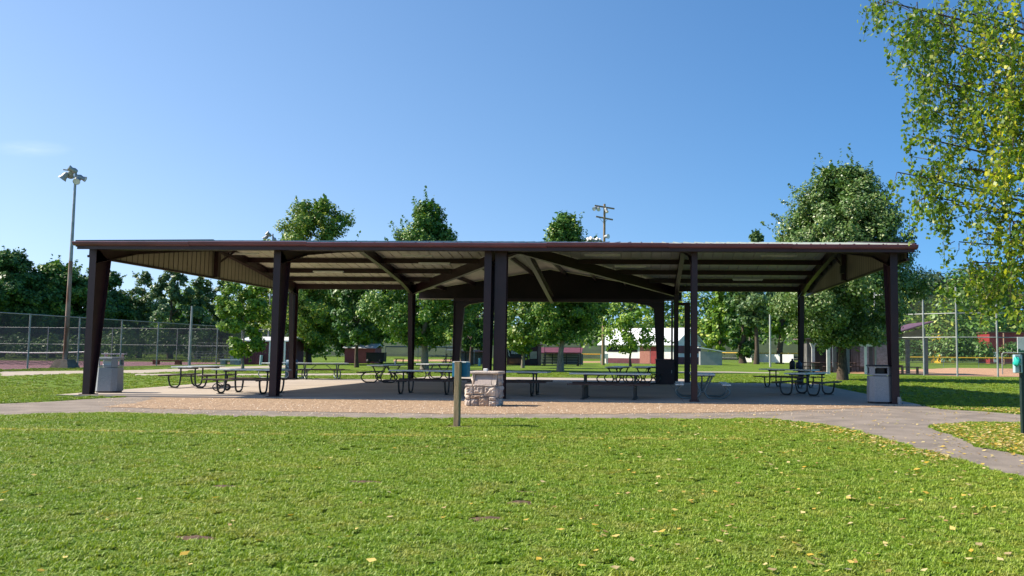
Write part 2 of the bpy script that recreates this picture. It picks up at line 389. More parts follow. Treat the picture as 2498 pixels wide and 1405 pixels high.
# ------------------------------------------------------------------ grass
rng = np.random.default_rng(3)
def make_tuft(name, nb, rad, hgt, wid, clover=0):
    V = []; T = []; rr = []
    for i in range(nb):
        a = rng.uniform(0, 2*pi); r = rad*sqrt(rng.uniform()); x, y = r*cos(a), r*sin(a)
        h = hgt*rng.uniform(.45, 1.15); d = rng.uniform(0, 2*pi); lean = h*rng.uniform(.3, 1.1); wv = wid*rng.uniform(.6, 1.3)
        ux, uy = cos(d+pi/2)*wv, sin(d+pi/2)*wv
        mx, my = x+cos(d)*lean*.35, y+sin(d)*lean*.35; tx, ty = x+cos(d)*lean, y+sin(d)*lean
        o = len(V)
        V += [(x-ux, y-uy, -.005), (x+ux, y+uy, -.005), (mx+ux*.9, my+uy*.9, h*.62), (mx-ux*.9, my-uy*.9, h*.62), (tx+ux*.2, ty+uy*.2, h), (tx-ux*.2, ty-uy*.2, h)]
        T += [(o, o+1, o+2, o+3), (o+3, o+2, o+4, o+5)]; q = rng.uniform()**2; rr += [q, q]
    for i in range(clover):
        a = rng.uniform(0, 2*pi); r = rad*sqrt(rng.uniform()); x, y = r*cos(a), r*sin(a); h = hgt*rng.uniform(.3, .75); s = rng.uniform(.007, .013)
        t0 = rng.uniform(0, 6)
        for k in range(3):
            t = t0+k*2.09; cx, cy = x+cos(t)*s, y+sin(t)*s; o = len(V)
            V += [(x, y, h), (cx-sin(t)*s, cy+cos(t)*s, h+.002), (x+cos(t)*2*s, y+sin(t)*2*s, h), (cx+sin(t)*s, cy-cos(t)*s, h+.003)]
            T.append((o, o+1, o+2, o+3)); rr.append(rng.uniform(0, .5))
    o = npmesh(name, V, T, GRASS, None, rr); COL.objects.unlink(o)
    return o
tufts = [make_tuft('grass_tuft', 46, .06, .033, .0042, 6), make_tuft('grass_tuft', 26, .065, .026, .0046, 24), make_tuft('grass_tuft', 50, .055, .038, .0038, 2)]

def scatter(y0, y1, dens, s0, s1):
    A = (y1-y0)*(1.25*y1+6); n = int(A*dens)
    y = rng.uniform(y0, y1, n); x = rng.uniform(-1, 1, n)*(.66*y1+3)-.21*y
    keep = (x > -.75*y-1.5) & (x < .50*y+1.5)
    return x[keep], y[keep], rng.uniform(s0, s1, keep.sum())
parts = [scatter(4.6, 8, 330, .7, 1.1), scatter(8, 12, 230, .75, 1.2), scatter(12, 19.5, 140, .85, 1.35), scatter(19.5, 30, 30, 1.0, 1.6), scatter(30, 60, 6, 1.2, 1.9)]
gx, gy, gs = [np.concatenate([p[i] for p in parts]) for i in range(3)]
bad = inpoly(gx, gy, pathpoly) | inpoly(gx, gy, gravpoly) | inpoly(gx, gy, SLAB) | inpoly(gx, gy, pb) | inpoly(gx, gy, pc) | inpoly(gx, gy, pd) | ((gx < -41.3) & (gy > 49)) | ((gx > 19) & (gy > 58))
PM = at(1113, 1042)
DIRT = [(PM.x+.05, PM.y+.02, .42, .26)]+[(*at(px, py)[:2], rx, ry) for px, py, rx, ry in ((880, 1178, .26, .11), (1288, 1204, .17, .1), (1268, 1228, .15, .1), (1195, 1268, .2, .12), (470, 1316, .25, .1), (1140, 1108, .2, .12), (545, 1190, .2, .12))]
for dx, dy, rx, ry in DIRT: bad |= (((gx-dx)/rx)**2+((gy-dy)/ry)**2) < rng.uniform(.3, 1.15, len(gx))
gx, gy, gs = gx[~bad], gy[~bad], gs[~bad]
La, Lb, Lc = at(0, 1050), at(1000, 1067), at(2100, 1078)
lineY = np.where(gx < Lb.x, La.y+(gx-La.x)/(Lb.x-La.x)*(Lb.y-La.y), Lb.y+(gx-Lb.x)/(Lc.x-Lb.x)*(Lc.y-Lb.y))+.04*np.sin(gx*1.3)
tint = np.clip(rng.normal(.0, .12, len(gx)), 0, .5)
near = (np.abs(gy-lineY) < .06) & (rng.uniform(0, 1, len(gx)) < .8); tint[near] = rng.uniform(.6, .95, near.sum()); gs[near] *= 1.25
pm = bpy.data.meshes.new('grass'); pm.vertices.add(len(gx))
pm.vertices.foreach_set('co', np.stack([gx, gy, np.zeros_like(gx)], 1).astype(np.float32).ravel())
for nm, val in (('gscale', gs), ('grot', rng.uniform(0, 6.28, len(gx))), ('tint', tint)):
    a = pm.attributes.new(nm, 'FLOAT', 'POINT'); a.data.foreach_set('value', val.astype(np.float32))
a = pm.attributes.new('gpick', 'INT', 'POINT'); a.data.foreach_set('value', rng.integers(0, 3, len(gx)).astype(np.int32))
go = bpy.data.objects.new('grass', pm); COL.objects.link(go); tag(go, 'short bright green mown grass with clover', 'grass', None, 'stuff')
pm.materials.append(GRASS)
ng = bpy.data.node_groups.new('grass_scatter', 'GeometryNodeTree')
ng.interface.new_socket('Geometry', in_out='INPUT', socket_type='NodeSocketGeometry'); ng.interface.new_socket('Geometry', in_out='OUTPUT', socket_type='NodeSocketGeometry')
N = ng.nodes; Lk = ng.links; gi = N.new('NodeGroupInput'); gout = N.new('NodeGroupOutput'); jn = N.new('GeometryNodeJoinGeometry')
def attr(nm, t):
    k = N.new('GeometryNodeInputNamedAttribute'); k.data_type = t; k.inputs['Name'].default_value = nm; return k.outputs['Attribute']
sc_, ro_, pk_ = attr('gscale', 'FLOAT'), attr('grot', 'FLOAT'), attr('gpick', 'INT')
cx_ = N.new('ShaderNodeCombineXYZ'); Lk.new(ro_, cx_.inputs[2])
for i, t in enumerate(tufts):
    oi = N.new('GeometryNodeObjectInfo'); oi.inputs['Object'].default_value = t; oi.inputs['As Instance'].default_value = True
    cm = N.new('FunctionNodeCompare'); cm.data_type = 'INT'; cm.operation = 'EQUAL'
    Lk.new(pk_, [s for s in cm.inputs if s.type == 'INT'][0]); [s for s in cm.inputs if s.type == 'INT'][1].default_value = i
    ip = N.new('GeometryNodeInstanceOnPoints')
    Lk.new(gi.outputs[0], ip.inputs['Points']); Lk.new(oi.outputs['Geometry'], ip.inputs['Instance']); Lk.new(cm.outputs[0], ip.inputs['Selection'])
    Lk.new(cx_.outputs[0], ip.inputs['Rotation']); Lk.new(sc_, ip.inputs['Scale']); Lk.new(ip.outputs[0], jn.inputs[0])
Lk.new(jn.outputs[0], gout.inputs[0])
go.modifiers.new('scatter', 'NODES').node_group = ng

# bare earth patches
SOIL = mat('bare_soil', (.17, .10, .06), (.075, .045, .028), 25, .95, bump=1, bscale=60)
V = []; Fq = []
for dx, dy, rx, ry in DIRT:
    o = len(V); V.append((dx, dy, .022))
    for ring, (k, z) in enumerate(((.5, .018), (1, .002))):
        for j in range(16):
            t = 2*pi*j/16; q = k*random.uniform(.75, 1.2); V.append((dx+rx*q*cos(t), dy+ry*q*sin(t), z+random.uniform(-.004, .006)*(ring == 0)))
    for j in range(16): Fq.append((o, o+1+j, o+1+(j+1) % 16, o)); Fq.append((o+1+j, o+17+j, o+17+(j+1) % 16, o+1+(j+1) % 16))
mbx = MB(); mbx.v = V; mbx.f = [tuple(dict.fromkeys(f)) for f in Fq]; mbx.sm = [True]*len(Fq)
tag(mbx.build('dirt', SOIL), 'bare brown soil patches worn in the lawn', 'dirt', None, 'stuff')

# fallen leaves
FALL = leafmat('fallen_leaf', [(0, (.52, .34, .03)), (.35, (.62, .48, .14)), (.62, (.60, .50, .26)), (.82, (.34, .19, .07)), (1, (.30, .36, .08))], .15, .6)
def inside(p, poly):
    c = False; n = len(poly)
    for i in range(n):
        x1, y1 = poly[i]; x2, y2 = poly[i-1]
        if (y1 > p.y) != (y2 > p.y) and p.x < (x2-x1)*(p.y-y1)/(y2-y1)+x1: c = not c
    return c
def leaf_litter():
    xs = []; ys = []; ss = []; on = []
    def put(n, fx, fy, s0, s1):
        for _ in range(n):
            x, y = fx(), fy(); xs.append(x); ys.append(y); ss.append(random.uniform(s0, s1))
    for px, py, wx, wy, n in ((2262, 1036, 250, 82, 1900), (2260, 998, 270, 16, 900)):
        for _ in range(n):
            p = at(px+random.uniform(0, 1)*wx, py+random.uniform(0, 1)*wy)
            if random.random() > .06 and inside(p, pathpoly): continue
            xs.append(p.x); ys.append(p.y); ss.append(random.uniform(.022, .046))
    E_ = ((1840, 1026), (1990, 1037), (2060, 1049), (2120, 1064), (2210, 1092), (2320, 1124))
    for _ in range(620):
        i = random.randrange(5); t = random.random(); a, b = at(*E_[i]), at(*E_[i+1]); p = a.lerp(b, t); k = abs(random.gauss(0, .55)); xs.append(p.x-k*.55); ys.append(p.y-k); ss.append(random.uniform(.02, .042))
    for _ in range(260):
        p = at(random.uniform(1600, 2498), 1000+random.uniform(0, 55)**1.0); xs.append(p.x); ys.append(p.y); ss.append(random.uniform(.02, .04))
    for _ in range(430):
        u = random.uniform(0, 1)**.6; px = 1250+1250*u; py = 1060+350*random.uniform(0, 1)**1.9
        p = at(px, py); xs.append(p.x); ys.append(p.y); ss.append(random.uniform(.02, .042))
    for _ in range(130):
        p = at(random.uniform(0, 2498), 1060+345*random.uniform(0, 1)); xs.append(p.x); ys.append(p.y); ss.append(random.uniform(.018, .035))
    for px, py, s in ((632, 1326, .055), (450, 1364, .045), (848, 1322, .042), (905, 1384, .042), (10, 1213, .045), (525, 1226, .04), (710, 1270, .04), (950, 1270, .036)):
        p = at(px, py); xs.append(p.x); ys.append(p.y); ss.append(s)
    xs = np.array(xs); ys = np.array(ys); ss = np.array(ss)
    ongrass = ~(inpoly(xs, ys, pathpoly) | inpoly(xs, ys, gravpoly))
    V = []; T = []
    for x, y, s, g in zip(xs, ys, ss, ongrass):
        a = random.uniform(0, 6.28); z = random.uniform(.028, .05) if g else .02; tl = random.uniform(-.5, .5); t2 = random.uniform(-.5, .5)
        ux, uy = cos(a)*s, sin(a)*s; vx, vy = -sin(a)*s*.62, cos(a)*s*.62; o = len(V); cu = random.uniform(.0, .35)*s
        V += [(x-ux, y-uy, z-tl*s*.5+cu), (x+vx-ux*.15, y+vy-uy*.15, z+t2*s*.5+cu*.5), (x, y, z), (x-vx-ux*.15, y-vy-uy*.15, z-t2*s*.5+cu*.5), (x+ux, y+uy, z+tl*s*.5+cu)]
        T += [(o, o+3, o+2, o+1), (o+1, o+2, o+3, o+4)]
    rr = np.repeat(np.random.default_rng(5).uniform(0, 1, len(xs)), 2)
    tag(npmesh('fallen_leaves', V, T, FALL, None, rr), 'yellow and tan fallen leaves scattered on lawn and path', 'leaves', None, 'stuff')
leaf_litter()
def loose_gravel():
    rg = np.random.default_rng(8); n = 9000; i0 = rg.uniform(0, 1, n); xs = np.empty(n); ys = np.empty(n)
    for i in range(n):
        p = at(rg.uniform(240, 2180), 972+42*rg.uniform()**1.0); xs[i], ys[i] = p.x, min(p.y, 24.6)
    ok = inpoly(xs, ys, gravpoly) | ((rg.uniform(0, 1, n) < .25) & inpoly(xs, ys, pathpoly)); xs, ys = xs[ok], ys[ok]; n = len(xs)
    s = rg.uniform(.009, .022, n); V = np.empty((n, 5, 3)); a = rg.uniform(0, 6.28, n)
    for k in range(4): V[:, k, 0] = xs+s*np.cos(a+k*pi/2)*rg.uniform(.7, 1.2, n); V[:, k, 1] = ys+s*np.sin(a+k*pi/2)*rg.uniform(.7, 1.2, n); V[:, k, 2] = .011
    V[:, 4, 0] = xs; V[:, 4, 1] = ys; V[:, 4, 2] = .012+s*.9
    o = np.arange(n)[:, None]*5; F = np.concatenate([o+np.array([[k, (k+1) % 4, 4]]) for k in range(4)])
    st = leafmat('gravel_stone', [(0, (.22, .15, .09)), (.5, (.42, .29, .18)), (.85, (.55, .42, .28)), (1, (.70, .62, .50))], .0, .8)
    tag(npmesh('loose_gravel', V.reshape(-1, 3), F, st, None, np.tile(rg.uniform(0, 1, n), 4)), 'loose tan gravel strewn in front of the pavilion slab', 'gravel', None, 'stuff')
loose_gravel()

# ------------------------------------------------------------------ pavilion
SZ = .045                                  # slab top
XL, XR, YF, YR, YB = -16.74, 7.58, 24.45, 32.4, 40.75
ZE, SL = 4.53, .135
ZR = ZE+SL*(YR-YF)
CXW, HW = -4.8, 6.3                         # rear wing: centre line and half width
YW = 43.1
SW = SL*7.9/HW
FRX = [-16.55, -10.92, -4.62, 1.42, 7.12]
FY, BY = 24.95, 40.05
def roofz(y): return ZR-SL*abs(y-YR)
pav = empty('picnic_pavilion', (0, 0, 0), 0, 'large maroon steel picnic pavilion with low gable roof over a concrete slab', 'pavilion')

def roof_sheets(zoff, rib, ribdir):
    """ribbed sheets: front slope, rear slope cut at the valleys, and the two wing slopes"""
    mb = MB(); pitch = .405; n = int((XR-XL)/pitch)+1
    def strip(u0, u1, prof):                # prof: fn(u) -> list of (x,y,z) along the strip
        us = [u0, u1-.075, u1-.055, u1-.02, u1]; zs = [0, 0, rib, rib, 0]
        a = [prof(u) for u in us]; k = len(a[0]); vs = []
        for q, z in zip(a, zs): vs += [(p[0], p[1], p[2]+z*ribdir) for p in q]
        fs = [(i*k+j, (i+1)*k+j, (i+1)*k+j+1, i*k+j+1) for i in range(len(us)-1) for j in range(k-1)]
        mb.add(vs, fs)
    for i in range(n):
        x0 = XL+i*pitch; x1 = min(x0+pitch, XR)
        strip(x0, x1, lambda x: [(x, YF+.05, roofz(YF+.05)+zoff), (x, YR, ZR+zoff)])
        def rear(x):
            d = abs(x-CXW); ye = YB if d >= HW+.45 else YR+min(d/HW*7.9, YB-YR)
            return [(x, YR, ZR+zoff), (x, ye, roofz(ye)+zoff)]
        strip(x0, x1, rear)
    y = YR
    while y < YW-.01:
        y1 = min(y+pitch, YW)
        for sgn in (-1, 1):
            def wing(q):
                d1 = min((q-YR)/7.9*HW, HW+.35)
                return [(CXW, q, ZR+zoff), (CXW+sgn*d1, q, ZR-SW*d1+zoff)]
            strip(y, y1, wing)
        y = y1
    return mb
roof_sheets(0, .03, 1).build('roof_panel', ROOFTOP, pav, fixn=False)
roof_sheets(-.03, .028, 1).build('ceiling_panel', CREAM, pav, fixn=False)

def ibeam_taper(poly_out, poly_in, x, fw, tw=.02, ft=.02):
    """tapered I section in a YZ plane at x: web between outer and inner edge polylines plus flanges on both"""
    mb = MB(); web = poly_out+poly_in[::-1]
    n = len(poly_out)
    vs = [(x-tw/2, p[0], p[1]) for p in web]+[(x+tw/2, p[0], p[1]) for p in web]; N_ = len(web)
    fs = []
    for i in range(n-1):
        a, b, c, d = i, i+1, N_-2-i, N_-1-i
        fs += [(a, b, c, d), (a+N_, d+N_, c+N_, b+N_)]
    mb.add(vs, fs)
    for pl in (poly_out, poly_in):
        for i in range(n-1):
            p, q = pl[i], pl[i+1]; mb.beam((x, p[0], p[1]), (x, q[0], q[1]), fw, ft, up=(0, 0, 1) if abs(q[0]-p[0]) > abs(q[1]-p[1]) else (0, 1, 0))
    return mb
def column(x, y0, sgn, ztop, fw, base, top, name='column'):
    """front face at y0; the web deepens towards +sgn*Y going up"""
    c = ibeam_taper([(y0, SZ), (y0, ztop)], [(y0+sgn*base, SZ), (y0+sgn*top, ztop-.42)], x, fw)
    c.box((x, y0+sgn*base/2, SZ+.012), (fw+.12, base+.16, .024))
    for k in (-1, 1): c.box((x+k*(fw/2+.03), y0+sgn*base/2, SZ+.04), (.03, .03, .04))
    return c.build(name, MAROON, pav)
def rafter(x, y0, y1, d0, dm, d1, name='rafter', fw=.18):
    """tapered rafter below the purlins following one slope"""
    zt = lambda y: roofz(y)-.05
    ys = [y0, y0+(y1-y0)*.28, y0+(y1-y0)*.62, y1]; ds = [d0, dm, dm*.92, d1]
    return ibeam_taper([(y, zt(y)) for y in ys], [(y, zt(y)-d) for y, d in zip(ys, ds)], x, fw).build(name, MAROON, pav)
for i, x in enumerate(FRX):
    fw = .17 if i == 3 else .21
    column(x, FY, 1, roofz(FY)-.06, fw, .26, .72)
    rafter(x, FY+.02, YR, .60, .36, .34)
    if i != 2:
        column(x, BY, -1, roofz(BY)-.06, .2, .26, .62)
        rafter(x, BY-.02, YR, .52, .34, .34)
    else: rafter(x, 42.4, YR, .36, .34, .34)
# second, wide column standing beside the middle one
ibeam_taper([(25.12, SZ), (25.12, 4.42)], [(25.42, SZ), (25.42, 4.42)], -4.27, .34).build('column', MAROON, pav)
# purlins and eave struts
def zpurlin(p, q): return MB().beam(p, q, .02, .19).beam(Vector(p)+Vector((0, .035, -.09)), Vector(q)+Vector((0, .035, -.09)), .07, .018).beam(Vector(p)+Vector((0, -.035, .085)), Vector(q)+Vector((0, -.035, .085)), .07, .018)
for y in (25.0, 26.5, 28.0, 29.5, 31.0, 32.2):
    zpurlin((XL+.05, y, roofz(y)-.14), (XR-.05, y, roofz(y)-.14)).build('purlin', MAROON, pav)
for y in (32.65, 34.9, 36.75, 38.4, 40.0):
    dx = (y-YR)/7.9*HW+.05; z = roofz(y)-.14; h = .19
    for a, b in ((XL+.05, CXW-dx), (CXW+dx, XR-.05)):
        if y > 39.5: MB().beam((a, y, z-.02), (b, y, z-.02), .09, .24).build('eave_strut', MAROON, pav)
        else: zpurlin((a, y, z), (b, y, z)).build('purlin', MAROON, pav)
for sgn in (-1, 1):
    for k in (.8, 2.3, 3.8, 5.3):
        y0 = YR+k/HW*7.9; x = CXW+sgn*k; z = ZR-SW*k-.14
        MB().beam((x, y0, z), (x, YW, z), .07, .19).build('wing_purlin', MAROON, pav)
    # valley beams
    a = Vector((CXW, YR, ZR-.08)); b = Vector((CXW+sgn*HW, BY, roofz(BY)-.08)); mb = MB()
    mb.beam(a-Vector((0,0,.17)), b-Vector((0,0,.24)), .02, .42); mb.beam(a-Vector((0,0,.38)), b-Vector((0,0,.45)), .18, .02)
    mb.build('valley_beam', MAROON, pav)
# rear wing: portal frame and dark gable wall
mb = MB(); xl, xr, yp = -9.55, .92, 42.62
def portal_col(x, sgn):
    o = MB(); b, t = .26, .50
    o.add([(x, yp-.01, SZ), (x, yp-.01, 4.0), (x+sgn*t, yp-.01, 3.98), (x+sgn*b, yp-.01, SZ), (x, yp+.01, SZ), (x, yp+.01, 4.0), (x+sgn*t, yp+.01, 3.98), (x+sgn*b, yp+.01, SZ)],
          [(0,1,2,3), (7,6,5,4), (0,4,5,1), (1,5,6,2), (2,6,7,3), (3,7,4,0)])
    o.beam((x, yp, SZ), (x, yp, 4.1), .03, .22, up=(0,1,0)); o.beam((x+sgn*b, yp, SZ), (x+sgn*t, yp, 3.62), .03, .22, up=(0,1,0))
    o.beam((x+sgn*t, yp, 3.62), (x+sgn*(t+.25), yp, 3.78), .22, .03, up=(0,0,1)); o.beam((x+sgn*(t+.25), yp, 3.78), (x+sgn*(t+1.0), yp, 3.90), .22, .03, up=(0,0,1))
    o.prism([(x+sgn*(t-.05), 4.0), (x+sgn*(t+1.0), 4.0), (x+sgn*(t+1.0), 3.9), (x+sgn*(t+.25), 3.78), (x+sgn*(t-.02), 3.62)], yp-.012, yp+.012)
    o.build('column', MAROON, pav)
portal_col(xl, 1); portal_col(xr, -1)
MB().box(((xl+xr)/2, yp, 4.0), (xr-xl, .2, .17)).build('portal_beam', MAROON, pav)
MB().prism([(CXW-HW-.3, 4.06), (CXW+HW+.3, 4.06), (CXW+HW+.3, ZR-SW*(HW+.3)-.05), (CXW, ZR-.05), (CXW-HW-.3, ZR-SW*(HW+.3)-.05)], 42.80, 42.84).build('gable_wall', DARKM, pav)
MB().beam((CXW-HW-.3, 42.76, 4.04), (CXW+HW+.3, 42.76, 4.04), .1, .06).build('gable_trim', LINER, pav)  # pale colour stands in for light caught along the trim
# end gable walls: cream inside, maroon outside, with ribs
for x, sg in ((XL+.06, 1), (XR-.06, -1)):
    ys = np.arange(25.0, 40.35, .305); li = MB(); ou = MB()
    for y in ys:
        y1 = min(y+.305, 40.4)
        for (ya, yb, off) in ((y, y1-.05, 0), (y1-.05, y1-.035, .022), (y1-.035, y1-.012, .022), (y1-.012, y1, 0)):
            zb = 4.2
            for mbq, o2 in ((li, sg*(.02+off)), (ou, -sg*(.03+off))):
                mbq.add([(x+o2, ya, zb), (x+o2, yb, zb), (x+o2, yb, max(zb+.01, roofz(yb)-.06)), (x+o2, ya, max(zb+.01, roofz(ya)-.06))], [(0,1,2,3)])
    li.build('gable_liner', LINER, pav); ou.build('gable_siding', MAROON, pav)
    MB().beam((x, 24.95, 4.17), (x, 40.4, 4.17), .1, .07).build('gable_girt', MAROON, pav)
    xp = x+sg*.14
    MB().box((xp, YR, 4.78), (.16, .2, 1.2)).build('gable_post', MAROON, pav)
    MB().beam((xp, YR+.1, 4.75), (xp+sg*.2, YR+1.0, 5.32), .06, .06).build('brace', MAROON, pav)
    # rake trim along the roof edge
    mb = MB()
    xe = XL-.02 if sg > 0 else XR+.02
    mb.beam((xe, YF+.02, roofz(YF)-.04), (xe, YR, ZR-.04), .05, .2); mb.beam((xe, YR, ZR-.04), (xe, YB, roofz(YB)-.04), .05, .2)
    mb.build('rake_trim', MAROON, pav)
MB().box((XR-.06-.3, YR-.55, 4.55), (.16, .2, .28)).build('light_box', BLACK, pav)
# gutters
prof = [(0, .115), (0, .0), (-.03, .0), (-.10, .02), (-.135, .055), (-.14, .09), (-.155, .105), (-.14, .118), (-.12, .105), (-.115, .035), (-.03, .015), (-.012, .115)]
mb = MB(); N_ = len(prof); y0 = YF+.02; zb = ZE-.11
nseg = 7; xs = np.linspace(XL-.06, XR+.06, nseg+1)
for i in range(nseg):
    a, b = xs[i], xs[i+1]-.004; dz = .012*sin(i*1.9)
    mb.prism([(y0+p[0], zb+p[1]+dz) for p in prof], a, b, 'YZ')
mb.build('gutter', GUTTER, pav)
for x in np.arange(XL+.5, XR, .92): MB().box((x, y0-.065, ZE+.012), (.022, .14, .006)).build('gutter_strap', GALV, pav)
MB().box(((XL+XR)/2, YF+.05, ZE-.155), (XR-XL, .04, .10)).build('fascia', MAROON, pav)
MB().box(((XL+CXW-HW-.6)/2, YB+.02, roofz(YB)-.05), (CXW-HW-.6-XL, .06, .16)).build('rear_fascia', MAROON, pav)
MB().box(((XR+CXW+HW+.6)/2, YB+.02, roofz(YB)-.05), (XR-CXW-HW-.6, .06, .16)).build('rear_fascia', MAROON, pav)
# tall side post with a short beam, and the thin downpipe, right of the wing
MB().box((2.0, 41.2, 1.95), (.27, .2, 3.8)).beam((1.55, 41.2, 3.78), (2.13, 41.2, 3.78), .16, .14).build('side_post', MAROON, pav)
MB().tube([(1.32, 42.7, SZ), (1.32, 42.7, 4.0)], .05).build('downpipe', MAROON, pav)
# strip lights under the purlins
for px, py, Y, L in ((595, 611, 33.4, 1.2), (801, 664, 36.2, 1.3), (1060, 643, 34.9, 1.3), (1018, 612, 33.6, 1.2), (1470, 615, 33.4, 1.4), (1538, 651, 34.9, 1.3), (1900, 621, 33.4, 1.4), (1824, 682, 37.6, 1.3)):
    p = atY(px, py, Y); z = min(p.z, roofz(Y)-.27)
    f = MB().box((p.x, Y, z+.035), (L, .14, .05)).build('strip_light', WHITE, pav)
    MB().tube([(p.x-L/2+.03, Y-.035, z), (p.x+L/2-.03, Y-.035, z)], .018).tube([(p.x-L/2+.03, Y+.035, z), (p.x+L/2-.03, Y+.035, z)], .018).build('lamp_tube', TUBE, f)
MB().tube([(7.2, 24.9, SZ), (7.2, 24.9, .25)], .05).box((7.2, 24.9, .12), (.1, .08, .16)).build('outlet_box', GALV, pav)

# ------------------------------------------------------------------ picnic tables
def bez(pts, n=7, r=.12):
    """polyline with rounded corners"""
    pts = [Vector(p) for p in pts]; out = [pts[0]]
    for i in range(1, len(pts)-1):
        a, b, c = pts[i-1], pts[i], pts[i+1]; d1 = (a-b); d2 = (c-b); rr = min(r, d1.length*.49, d2.length*.49)
        p, q = b+d1.normalized()*rr, b+d2.normalized()*rr
        for k in range(n+1):
            t = k/n; out.append(p*(1-t)**2+b*2*t*(1-t)+q*t*t)
    out.append(pts[-1]); return out
def planks(L, wd, n, z, th, y0=0.):
    mb = MB(); w1 = wd/n
    for i in range(n): mb.box((0, y0-wd/2+w1*(i+.5), z), (L, w1-.008, th))
    return mb
def table(kind, loc, rz, label, top=ALU, seat=SEATB, pipe=PIPE, L=2.44):
    t = empty('picnic_table', (loc[0], loc[1], SZ), rz, label, 'picnic table', 'picnic tables under and around the pavilion')
    planks(L, .74, 4, .745, .045).build('tabletop', top, t, bevel=.006)
    for s in (-1, 1): planks(L, .26, 2, .445, .042, s*.70).build('seat', seat, t, bevel=.006)
    ex = L*.31
    for e in (-1, 1):
        x = e*ex; mb = MB(); r = .029
        if kind == 'U':
            for s in (-1, 1):
                mb.tube(bez([(x, s*.26, .72), (x, s*.26, .30), (x, s*.31, .03), (x, s*.62, .03), (x, s*.69, .30), (x, s*.69, .42)], r=.22), r)
                mb.box((x, s*.74, .415), (.05, .27, .018)); mb.box((x, s*.5, .01), (.05, .36, .012))
            mb.tube([(x, -.36, .70), (x, .36, .70)], r)
            mb.tube([(x, -.28, .42), (x, .28, .42)], r*.8)
        elif kind == 'X':
            for s in (-1, 1):
                mb.tube(bez([(x, s*.31, .72), (x, s*.045, .22), (x, s*.16, .028), (x, s*.68, .028), (x, s*.86, .24), (x, s*.66, .42)], r=.16), r)
                mb.box((x, s*.74, .415), (.05, .27, .02)); mb.beam((x, s*.63, .405), (x, s*.82, .27), .05, .02)
            mb.tube([(x, -.36, .71), (x, .36, .71)], r); mb.tube([(x, -.05, .22), (x, .05, .22)], r)
        else:
            for s in (-1, 1):
                mb.box((x+.0, s*.19, .36), (.06, .07, .72)); mb.box((x, s*.70, .2), (.055, .06, .42)); mb.box((x, s*.74, .02), (.14, .16, .02))
                mb.box((x, s*.19, .012), (.14, .16, .024))
            mb.box((x, 0, .385), (.06, 1.66, .07)); mb.box((x, 0, .70), (.06, .66, .05))
        mb.build('leg_frame', pipe, t)
        MB().tube([(x, 0, .70 if kind != 'X' else .24), (e*ex*.25, 0, .70)], .016, 6).build('brace', pipe, t)
    return t
T = lambda *a, **k: table(*a, **k)
T('U', (-16.12, 30.6), radians(90), 'white topped picnic table end-on beside the left trash bin')
T('U', (-12.4, 26.75), radians(-7), 'sunlit broadside picnic table beside the second front column, small bike at its end', L=2.3)
T('X', (-15.55, 40.9), radians(30), 'sunlit picnic table with pale pipe legs at the rear left slab edge', pipe=GPIPE)
T('X', (-17.45, 41.0), radians(80), 'white metal picnic table mostly hidden behind two left columns and blue barrel', seat=ALU, pipe=GALV)
T('X', (-11.35, 37.5), radians(84), 'end-on picnic table with crossed black legs on the edge of shade, thin bottle on top')
T('U', (-7.0, 27.75), radians(-4), 'long picnic table broadside in the front shade, behind the wooden post')
T('X', (-10.4, 42.6), radians(72), 'picnic table with bright sunlit top between the rear wing columns')
T('U', (-4.25, 27.4), radians(-3), 'picnic table half hidden behind the stone fountain and middle columns')
T('P', (-1.05, 26.2), radians(-1.5), 'heavy picnic table with straight square posts and red-brown benches')
T('X', (-1.2, 39.0), radians(80), 'far picnic table with crossed legs, seen just above the square-post table')
T('X', (.15, 39.6), radians(72), 'dark picnic table partly hidden by the maroon cabinet')
T('X', (1.78, 27.2), radians(88), 'grey galvanised picnic table end-on behind the thin front column', seat=ALU, pipe=GPIPE)
T('U', (6.0, 36.4), radians(-38), 'dark picnic table angled near the rear right column')
T('U', (5.55, 29.9), radians(60), 'black-framed picnic table seen in corner view, nearest the right trash bin')

# small things on tables
def bottle(name, loc, h, r, material, label, cat):
    return tag(MB().lathe([(0, 0), (r, 0), (r, h*.62), (r*.9, h*.7), (r*.36, h*.82), (r*.36, h*.97), (0, h)], loc, 14).build(name, material), label, cat)
bottle('bottle', (-11.2, 38.3, SZ+.77), .2, .035, WHITE, 'clear white bottle standing on the end-on table at the shade edge', 'bottle')
p = atY(1933, 908, 36.4); bottle('jug', (p.x, p.y, SZ+.77), .44, .12, BLACK, 'dark upright jug on the angled rear table beside the column', 'jug')
p = atY(1949, 908, 37.0); bottle('cooler_jug', (p.x, p.y, SZ+.77), .36, .14, mat('dark_blue_plastic', (.03, .05, .09), None, 4, .5), 'dark blue drinks jug pressed against the rear right column', 'jug')

